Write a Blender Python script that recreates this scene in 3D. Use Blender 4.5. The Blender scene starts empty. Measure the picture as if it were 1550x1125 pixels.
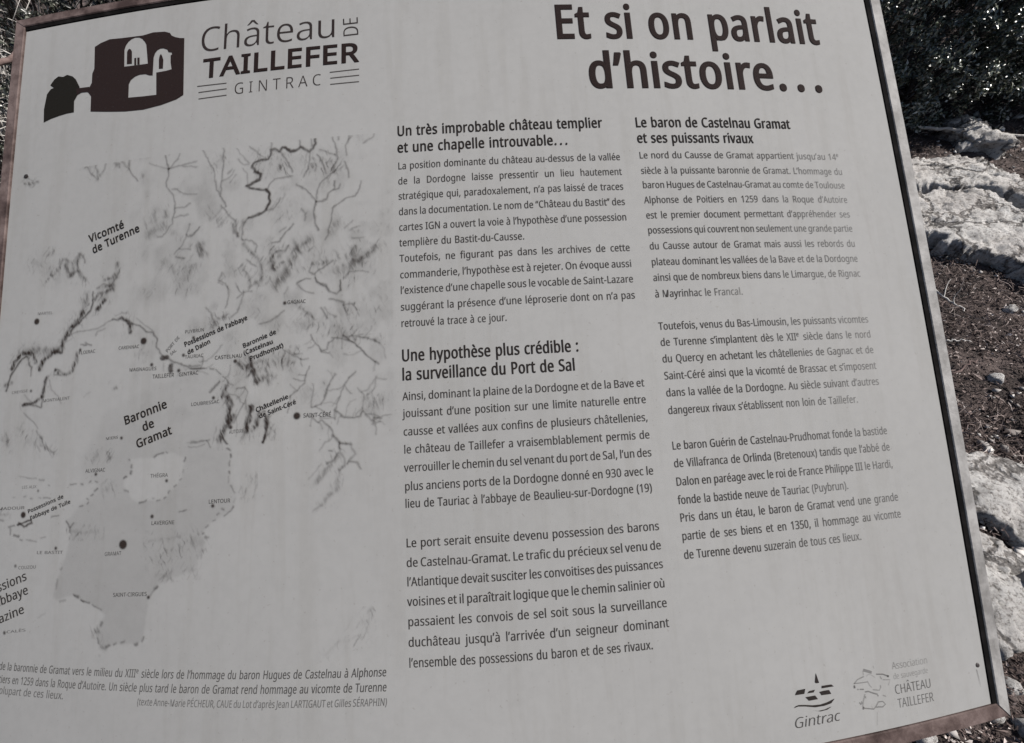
import bpy, math, random
import numpy as np
from mathutils import Vector, Matrix, noise

scene = bpy.context.scene
COL = scene.collection

# ------------------------------------------------------------------ camera
cd = bpy.data.cameras.new('camera')
cd.sensor_fit = 'HORIZONTAL'
cd.sensor_width = 36.0
cd.lens = 36.0 * 560.00 / 1550.0
cd.clip_start = 0.02
cd.clip_end = 500
cam = bpy.data.objects.new('camera', cd)
COL.objects.link(cam)
_m = Matrix([[0.998105, 0.057068, -0.023021], [-0.058383, 0.759948, -0.647357], [-0.019449, 0.647474, 0.761839]]).to_4x4()
_m.translation = Vector([-0.00967, -0.27189, 1.23997])
cam.matrix_world = _m
scene.camera = cam

# ------------------------------------------------------------------ daylight
SUN_EL, SUN_AZ = math.radians(52), math.radians(94)      # azimuth from +Y towards +X
world = bpy.data.worlds.new('World')
scene.world = world
world.use_nodes = True
wn = world.node_tree
bg = wn.nodes['Background']
sky = wn.nodes.new('ShaderNodeTexSky')
sky.sky_type = 'NISHITA'
sky.sun_disc = False
sky.sun_elevation = SUN_EL
sky.sun_rotation = SUN_AZ
sky.dust_density = 2.0
sky.ozone_density = 0.6
wn.links.new(sky.outputs[0], bg.inputs['Color'])
bg.inputs['Strength'].default_value = 0.06
sd = bpy.data.lights.new('sun', 'SUN')
sd.energy = 4.6
sd.angle = math.radians(0.5)
sd.color = (1.0, 0.955, 0.90)
sun = bpy.data.objects.new('sun', sd)
sdir = Vector((math.sin(SUN_AZ) * math.cos(SUN_EL), math.cos(SUN_AZ) * math.cos(SUN_EL), math.sin(SUN_EL)))
sun.rotation_euler = sdir.to_track_quat('Z', 'Y').to_euler()
sun.location = (2, 3, 6)
COL.objects.link(sun)
vs = scene.view_settings
vs.view_transform = 'Standard'
vs.look = 'None'
vs.gamma = 1
vs.use_curve_mapping = False
vs.exposure = 0.6

# ------------------------------------------------------------------ helpers
rng = np.random.default_rng(7)
random.seed(7)

def smooth_noise2(x, y, seed=0):
    """cheap value noise on numpy arrays"""
    xi = np.floor(x).astype(np.int64); yi = np.floor(y).astype(np.int64)
    fx = x - xi; fy = y - yi
    fx = fx * fx * (3 - 2 * fx); fy = fy * fy * (3 - 2 * fy)
    def hsh(a, b):
        n = (a * 374761393 + b * 668265263 + seed * 974634777) & 0xffffffff
        n = ((n ^ (n >> 13)) * 1274126177) & 0xffffffff
        return ((n ^ (n >> 16)) & 0xffff) / 65535.0
    return (hsh(xi, yi) * (1 - fx) + hsh(xi + 1, yi) * fx) * (1 - fy) + (hsh(xi, yi + 1) * (1 - fx) + hsh(xi + 1, yi + 1) * fx) * fy

def fbm2(x, y, seed=0, oct=4):
    t = 0; a = .5
    for o in range(oct):
        t = t + a * smooth_noise2(x * 2 ** o, y * 2 ** o, seed + o); a *= .5
    return t

def mesh_obj(name, verts, faces, mat, parent=None, attrs=None, smooth=False):
    me = bpy.data.meshes.new(name)
    if isinstance(faces, np.ndarray):
        n, k = faces.shape
        verts = np.asarray(verts, np.float32)
        me.vertices.add(len(verts)); me.vertices.foreach_set('co', verts.ravel())
        me.loops.add(n * k); me.loops.foreach_set('vertex_index', faces.ravel().astype(np.int32))
        me.polygons.add(n)
        me.polygons.foreach_set('loop_start', np.arange(0, n * k, k, dtype=np.int32))
        me.polygons.foreach_set('loop_total', np.full(n, k, np.int32))
        me.update(calc_edges=True)
    else:
        me.from_pydata([tuple(v) for v in verts], [], faces)
    for an, av in (attrs or {}).items():
        a = me.attributes.new(an, 'FLOAT', 'POINT')
        a.data.foreach_set('value', np.asarray(av, np.float32))
    if smooth:
        me.polygons.foreach_set('use_smooth', np.ones(len(me.polygons), bool))
    for m in (mat if isinstance(mat, (list, tuple)) else [mat]):
        me.materials.append(m)
    o = bpy.data.objects.new(name, me)
    COL.objects.link(o)
    if parent is not None:
        o.parent = parent
    return o

def empty(name, loc):
    o = bpy.data.objects.new(name, None)
    o.empty_display_size = .1
    o.location = loc
    COL.objects.link(o)
    return o

def tag(o, label, cat, group=None, kind=None):
    o['label'] = label; o['category'] = cat
    if group: o['group'] = group
    if kind: o['kind'] = kind
    return o

# ------------------------------------------------------------------ materials
def new_mat(name):
    m = bpy.data.materials.new(name); m.use_nodes = True
    nt = m.node_tree
    return m, nt, nt.nodes['Principled BSDF']

def nd(nt, typ, **kw):
    n = nt.nodes.new(typ)
    for k, v in kw.items():
        setattr(n, k, v)
    return n

def tex_noise(nt, scale, detail=4, rough=.55, coord='Object', vec_scale=None):
    tc = nd(nt, 'ShaderNodeTexCoord')
    n = nd(nt, 'ShaderNodeTexNoise')
    n.inputs['Scale'].default_value = scale; n.inputs['Detail'].default_value = detail; n.inputs['Roughness'].default_value = rough
    if vec_scale:
        mp = nd(nt, 'ShaderNodeMapping'); mp.inputs['Scale'].default_value = vec_scale
        nt.links.new(tc.outputs[coord], mp.inputs['Vector']); nt.links.new(mp.outputs[0], n.inputs['Vector'])
    else:
        nt.links.new(tc.outputs[coord], n.inputs['Vector'])
    return n

def ramp(nt, src, stops):
    r = nd(nt, 'ShaderNodeValToRGB')
    e = r.color_ramp.elements
    while len(e) < len(stops): e.new(.5)
    for i, (p, c) in enumerate(stops):
        e[i].position = p; e[i].color = (c[0], c[1], c[2], 1)
    nt.links.new(src, r.inputs[0])
    return r

def bump(nt, bsdf, src, strength, dist):
    b = nd(nt, 'ShaderNodeBump'); b.inputs['Strength'].default_value = strength; b.inputs['Distance'].default_value = dist
    nt.links.new(src, b.inputs['Height']); nt.links.new(b.outputs[0], bsdf.inputs['Normal'])

def mat_panel():
    m, nt, b = new_mat('faded_white_board')
    n1 = tex_noise(nt, 3.2, 5, .6)
    r = ramp(nt, n1.outputs['Fac'], [(.3, (.212, .2115, .2085)), (.55, (.224, .2235, .2205)), (.75, (.236, .2355, .2325))])
    n2 = tex_noise(nt, 90, 3, .6)
    r2 = ramp(nt, n2.outputs['Fac'], [(.35, (.965, .965, .965)), (.6, (1, 1, 1))])
    mx = nd(nt, 'ShaderNodeMixRGB', blend_type='MULTIPLY'); mx.inputs[0].default_value = 1
    nt.links.new(r.outputs[0], mx.inputs[1]); nt.links.new(r2.outputs[0], mx.inputs[2])
    n5 = tex_noise(nt, 7, 6, .62, vec_scale=(7, .55, .8))
    r5 = ramp(nt, n5.outputs['Fac'], [(.36, (.94, .935, .925)), (.5, (1, 1, 1)), (.68, (1.0, 1.0, 1.0)), (.8, (1.06, 1.06, 1.055))])
    mx5 = nd(nt, 'ShaderNodeMixRGB', blend_type='MULTIPLY'); mx5.inputs[0].default_value = .8
    nt.links.new(mx.outputs[0], mx5.inputs[1]); nt.links.new(r5.outputs[0], mx5.inputs[2])
    n6 = tex_noise(nt, 240, 2, .5)
    r6 = ramp(nt, n6.outputs['Fac'], [(.25, (.80, .78, .76)), (.31, (1, 1, 1))])
    mx6 = nd(nt, 'ShaderNodeMixRGB', blend_type='MULTIPLY'); mx6.inputs[0].default_value = .6
    nt.links.new(mx5.outputs[0], mx6.inputs[1]); nt.links.new(r6.outputs[0], mx6.inputs[2])
    nt.links.new(mx6.outputs[0], b.inputs['Base Color'])
    b.inputs['Roughness'].default_value = .7
    b.inputs['Specular IOR Level'].default_value = .05
    n3 = tex_noise(nt, 6, 2, .5)
    bump(nt, b, n3.outputs['Fac'], .05, .01)
    return m

def mat_ink(name, col):
    m, nt, b = new_mat(name)
    a = nd(nt, 'ShaderNodeAttribute'); a.attribute_name = 'ink'
    tr = nd(nt, 'ShaderNodeBsdfTransparent')
    mx = nd(nt, 'ShaderNodeMixShader')
    nz = tex_noise(nt, 420, 2, .5)
    wr = ramp(nt, nz.outputs['Fac'], [(.24, (.84, .84, .84)), (.45, (1, 1, 1))])
    mul = nd(nt, 'ShaderNodeMath', operation='MULTIPLY')
    nt.links.new(a.outputs['Fac'], mul.inputs[0]); nt.links.new(wr.outputs[0], mul.inputs[1])
    b.inputs['Base Color'].default_value = (*col, 1)
    b.inputs['Roughness'].default_value = .75
    b.inputs['Specular IOR Level'].default_value = .04
    out = nt.nodes['Material Output']
    nt.links.new(mul.outputs[0], mx.inputs[0]); nt.links.new(tr.outputs[0], mx.inputs[1]); nt.links.new(b.outputs[0], mx.inputs[2])
    nt.links.new(mx.outputs[0], out.inputs['Surface'])
    return m

def mat_steel(name, a, b_, c, rough=.6, metal=0.0, spec=.12):
    m, nt, b = new_mat(name)
    n = tex_noise(nt, 26, 8, .65)
    r = ramp(nt, n.outputs['Fac'], [(.38, a), (.5, b_), (.62, c)])
    nt.links.new(r.outputs[0], b.inputs['Base Color'])
    b.inputs['Roughness'].default_value = rough; b.inputs['Metallic'].default_value = metal
    b.inputs['Specular IOR Level'].default_value = spec
    n2 = tex_noise(nt, 160, 5, .6)
    bump(nt, b, n2.outputs['Fac'], .5, .0016)
    return m

def mat_rock():
    m, nt, b = new_mat('grey_limestone')
    tc = nd(nt, 'ShaderNodeTexCoord')
    n1 = tex_noise(nt, 11, 10, .7)
    r1 = ramp(nt, n1.outputs['Fac'], [(.30, (.08, .073, .068)), (.38, (.31, .30, .29)), (.47, (.53, .52, .505)), (.68, (.61, .60, .585))])
    n2 = tex_noise(nt, 95, 10, .8)
    r2 = ramp(nt, n2.outputs['Fac'], [(.36, (.07, .062, .058)), (.425, (.50, .48, .46)), (.50, (1, 1, 1))])
    n4 = tex_noise(nt, 4.2, 5, .65)
    r4 = ramp(nt, n4.outputs['Fac'], [(.40, (1, 1, 1)), (.56, (.72, .68, .66)), (.68, (.42, .36, .335))])
    # cracks: warped cell borders
    nw = tex_noise(nt, 9, 4, .6)
    av = nd(nt, 'ShaderNodeMixRGB', blend_type='ADD'); av.inputs[0].default_value = .22
    nt.links.new(tc.outputs['Object'], av.inputs[1]); nt.links.new(nw.outputs['Color'], av.inputs[2])
    vo = nd(nt, 'ShaderNodeTexVoronoi', feature='DISTANCE_TO_EDGE'); vo.inputs['Scale'].default_value = 3.6
    nt.links.new(av.outputs[0], vo.inputs['Vector'])
    rc = ramp(nt, vo.outputs['Distance'], [(.0, (.10, .09, .085)), (.018, (.35, .33, .32)), (.045, (1, 1, 1))])
    cur = r1.outputs[0]
    for rr, f in ((r2, .85), (r4, .38), (rc, .8)):
        mx = nd(nt, 'ShaderNodeMixRGB', blend_type='MULTIPLY'); mx.inputs[0].default_value = f
        nt.links.new(cur, mx.inputs[1]); nt.links.new(rr.outputs[0], mx.inputs[2]); cur = mx.outputs[0]
    nt.links.new(cur, b.inputs['Base Color'])
    b.inputs['Roughness'].default_value = .92
    b.inputs['Specular IOR Level'].default_value = .15
    n3 = tex_noise(nt, 48, 12, .78)
    ad = nd(nt, 'ShaderNodeMath', operation='MULTIPLY_ADD'); ad.inputs[1].default_value = .5
    nt.links.new(rc.outputs[0], ad.inputs[0]); nt.links.new(n3.outputs['Fac'], ad.inputs[2])
    bump(nt, b, ad.outputs[0], 1.0, .016)
    return m

def mat_ground():
    m, nt, b = new_mat('dry_brown_soil')
    n1 = tex_noise(nt, 14, 9, .7)
    r = ramp(nt, n1.outputs['Fac'], [(.34, (.010, .007, .006)), (.48, (.05, .035, .031)), (.62, (.12, .09, .082)), (.8, (.30, .26, .24))])
    nt.links.new(r.outputs[0], b.inputs['Base Color'])
    b.inputs['Roughness'].default_value = .95
    n2 = tex_noise(nt, 70, 8, .7)
    bump(nt, b, n2.outputs['Fac'], 1.0, .03)
    return m

def mat_tone(name, stops, rough=.5, spec=.5, two=False):
    """colour by the per-piece attribute 'tone' (each leaf or blade has its own)"""
    m, nt, b = new_mat(name)
    a = nd(nt, 'ShaderNodeAttribute'); a.attribute_name = 'tone'
    r = ramp(nt, a.outputs['Fac'], stops)
    nt.links.new(r.outputs[0], b.inputs['Base Color'])
    b.inputs['Roughness'].default_value = rough
    b.inputs['Specular IOR Level'].default_value = spec
    return m

def mat_bark(name, a, c):
    m, nt, b = new_mat(name)
    n = tex_noise(nt, 60, 6, .7, vec_scale=(1, 1, .3))
    r = ramp(nt, n.outputs['Fac'], [(.35, a), (.65, c)])
    nt.links.new(r.outputs[0], b.inputs['Base Color']); b.inputs['Roughness'].default_value = .9
    bump(nt, b, n.outputs['Fac'], .6, .006)
    return m

M_PANEL = mat_panel()
M_INK = mat_ink('faded_and_glare_print', (.018, .015, .014))
M_MAP = mat_ink('brown_pencil_print', (.022, .0165, .0145))
M_BROWN = mat_ink('dark_brown_print', (.0150, .0098, .0094))
M_TOWER = mat_ink('black_brown_print', (.0095, .0085, .0070))
M_RUST = mat_steel('brown_weathered_steel', (.033, .022, .020), (.070, .050, .046), (.118, .089, .083), .7)
M_GREY = mat_steel('grey_steel', (.13, .126, .122), (.19, .185, .181), (.25, .245, .24), .6)  # lighter grey, on the right rail only
M_DARK = mat_steel('black_tray_and_gap_shade', (.004, .004, .004), (.006, .0055, .0055), (.010, .009, .009), .9, 0.0, .02)  # tray and bars; also paints the shade in the edge gap
M_SCREW = mat_steel('dark_screw_steel', (.02, .018, .017), (.035, .03, .03), (.05, .045, .045), .45)
M_ROCK = mat_rock()
M_SOIL = mat_ground()

# ------------------------------------------------------------------ terrain
def height(x, y):
    r = np.minimum(np.hypot(x, y + .3), 14)
    base = .17 * np.log1p(np.exp((r - 1.0) * 3)) / 3
    lump = (fbm2(x * 2.1 + 31, y * 2.1 + 17, 3, 4) - .47) * .05 + (fbm2(x * 9 + 3, y * 9 + 71, 9, 3) - .44) * .028
    return base + lump * np.clip(6 / (r + 3), 0, 1)

gs = np.sinh(np.linspace(-4.2, 4.2, 420)) / math.sinh(4.2) * 60
gx, gy = np.meshgrid(gs + .6, gs + .2, indexing='ij')
gz = height(gx, gy)
NG = len(gs)
ii = np.arange(NG * NG).reshape(NG, NG)
gf = np.stack([ii[:-1, :-1], ii[1:, :-1], ii[1:, 1:], ii[:-1, 1:]], -1).reshape(-1, 4)
ground = mesh_obj('ground', np.stack([gx, gy, gz], -1).reshape(-1, 3), gf, M_SOIL, smooth=True)
ground['kind'] = 'structure'

# ------------------------------------------------------------------ the sign: a slightly bowed board on a tilted steel frame
# board coordinates: u to the right, v down, thousandths of the unit S
S = 0.75
TILT = math.radians(33)
UX = np.array([1., 0, 0]); VUP = np.array([0, math.cos(TILT), math.sin(TILT)]); NRM = np.array([0, -math.sin(TILT), math.cos(TILT)])
CEN = np.array([0, 0, .92])
BC = [0.11713, -0.00872, -0.01467, 0.01317, 0.00173, 0.04315]
BASE = np.array([0.0, 0.12, float(height(np.array(0.), np.array(.12)))])

def bow(u, v):
    return BC[0] * u * u + BC[1] * u ** 3 + BC[2] * u ** 4 + BC[3] * v * v + BC[4] * u * v + BC[5] * u * u * v

def on_board(u, v, lift=0.0):
    """board units (1.0 = S metres) -> metres relative to the sign's base; lift in metres towards the reader"""
    u = np.asarray(u, float); v = np.asarray(v, float)
    d = lift - S * bow(u, v)
    return (CEN - BASE) + S * (u[..., None] * UX - v[..., None] * VUP) + d[..., None] * NRM

sign = empty('information_sign', tuple(BASE))
tag(sign, 'weathered white information board about a castle, in a brown steel frame above dry rocky ground', 'information sign')

UL, UR = -.879, .713
VT, VB = -.7105, .553
def left_edge(v): return UL + 0 * v
GAPR, GAPT, FW = .0095, .0072, .0205

def sheet(name, u0, u1, v0, v1, nu, nv, lift, thick, mat, parent, rim=True):
    uu, vv = np.meshgrid(np.linspace(u0, u1, nu), np.linspace(v0, v1, nv), indexing='ij')
    top = on_board(uu, vv, lift).reshape(-1, 3); bot = on_board(uu, vv, lift - thick).reshape(-1, 3)
    idx = np.arange(nu * nv).reshape(nu, nv)
    f = np.stack([idx[:-1, :-1], idx[:-1, 1:], idx[1:, 1:], idx[1:, :-1]], -1).reshape(-1, 4)
    n = nu * nv
    loop = np.concatenate([idx[:, 0], idx[-1, 1:], idx[-2::-1, -1], idx[0, -2:0:-1]])
    nx = np.roll(loop, -1)
    rimf = np.stack([loop, nx, nx + n, loop + n], -1)
    return mesh_obj(name, np.concatenate([top, bot]), np.concatenate([f, f[:, ::-1] + n, rimf]), mat, parent)

panel = sheet('panel', UL, UR, VT, VB, 90, 70, 0.0, .003, M_PANEL, sign)
panel.data.polygons.foreach_set('use_smooth', np.ones(len(panel.data.polygons), bool))
md = panel.modifiers.new('edges', 'EDGE_SPLIT'); md.split_angle = math.radians(40)
sheet('backing_tray', UL - FW * .6, UR + GAPR + FW * .6, VT - GAPT - FW * .6, VB + FW * .6, 40, 30, -.0165, .0025, M_DARK, sign)

def rail(name, path, profile, mat):
    """sweep a (sideways, lift) profile along a board path; path = list of (u, v), sideways = list of unit (du, dv)"""
    P = np.array(path, float)
    rings = []
    for k, (s, l) in enumerate(profile):
        rings.append(on_board(P[:, 0] + s * P[:, 2], P[:, 1] + s * P[:, 3], l))
    R = np.stack(rings, 1)
    n, k = R.shape[:2]
    idx = np.arange(n * k).reshape(n, k)
    f = []
    for i in range(n - 1):
        for j in range(k):
            f.append((idx[i, j], idx[i, (j + 1) % k], idx[i + 1, (j + 1) % k], idx[i + 1, j]))
    f.append(tuple(idx[0, ::-1])); f.append(tuple(idx[-1]))
    o = mesh_obj(name, R.reshape(-1, 3), [tuple(int(a) for a in q) for q in f], mat, sign)
    import bmesh
    bm = bmesh.new(); bm.from_mesh(o.data); bmesh.ops.recalc_face_normals(bm, faces=bm.faces); bm.to_mesh(o.data); bm.free()
    return o

def lin(a, b, n): return [a + (b - a) * i / (n - 1) for i in range(n)]
LIP = .0026
def prof(w, lip=LIP):
    e = .0009 / S
    return [(0, -.03), (0, lip - .0009), (e, lip), (w - e, lip), (w, lip - .0009), (w, -.03)]
wl, wt, wr, wb = .0205, .0165, .0215, .0215
ul, ur, vt, vb = UL - .0004, UR + GAPR, VT - GAPT, VB + .0004
def mitre(w_a, w_b): return w_b / w_a
# left rail: sideways is -u ; mitred at both ends by letting v run out with the sideways offset
rail('frame_rail', [(ul, v, -1, k) for v, k in zip(lin(vt, vb, 40), lin(-wt / wl, wb / wl, 40))], prof(wl), M_RUST)
rail('frame_rail', [(ur, v, 1, k) for v, k in zip(lin(vt, vb, 40), lin(-wt / wr, wb / wr, 40))], prof(wr, LIP + .0004), M_GREY)['label'] = 'paler grey frame rail'
rail('frame_rail', [(u, vt, k, -1) for u, k in zip(lin(ul, ur, 50), lin(-wl / wt, wr / wt, 50))], prof(wt, LIP + .0006), M_RUST)
rail('frame_rail', [(u, vb, k, 1) for u, k in zip(lin(ul, ur, 50), lin(-wl / wb, wr / wb, 50))], prof(wb, LIP - .0006), M_RUST)

# black strip added as the shade in the gap along the top and the right edge
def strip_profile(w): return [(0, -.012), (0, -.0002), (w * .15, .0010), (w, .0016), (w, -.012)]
rail('gap_shade_strip', [(UR + .0002, v, 1, 0) for v in lin(VT - GAPT, VB, 40)], strip_profile(GAPR - .0004), M_DARK)
rail('gap_shade_strip', [(u, VT - .0002, 0, -1) for u in lin(UL, UR, 50)], strip_profile(GAPT - .0004), M_DARK)

# two posts carrying the tray, under the board
for pu in (-.5, .34):
    top = on_board(np.array(pu), np.array(-.08), -.0195 - .012) + BASE
    x, y = top[0], top[1]
    zb = float(height(np.array(x), np.array(y))) - .25
    w = .03
    vv = []
    for z in (zb, None):
        for dx, dy in ((-w, -w), (w, -w), (w, w), (-w, w)):
            zz = zb if z is not None else top[2] + math.tan(TILT) * dy + .004
            vv.append((x + dx - BASE[0], y + dy - BASE[1], zz - BASE[2]))
    mesh_obj('post', vv, [(3, 2, 1, 0), (4, 5, 6, 7), (0, 1, 5, 4), (1, 2, 6, 5), (2, 3, 7, 6), (3, 0, 4, 7)], M_RUST, sign)
for vv_ in (-.45, .2):
    uu = np.linspace(UL, UR, 30)
    a = [on_board(uu, np.full(30, vv_ + o_), l_) for o_, l_ in ((-.02, -.0192), (.02, -.0192), (.02, -.0312), (-.02, -.0312))]
    R = np.stack(a, 1); idx = np.arange(120).reshape(30, 4)
    f = [(int(idx[i, j]), int(idx[i, (j + 1) % 4]), int(idx[i + 1, (j + 1) % 4]), int(idx[i + 1, j])) for i in range(29) for j in range(4)]
    f += [tuple(int(q) for q in idx[0, ::-1]), tuple(int(q) for q in idx[-1])]
    mesh_obj('cross_bar', R.reshape(-1, 3), f, M_DARK, sign)

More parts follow.
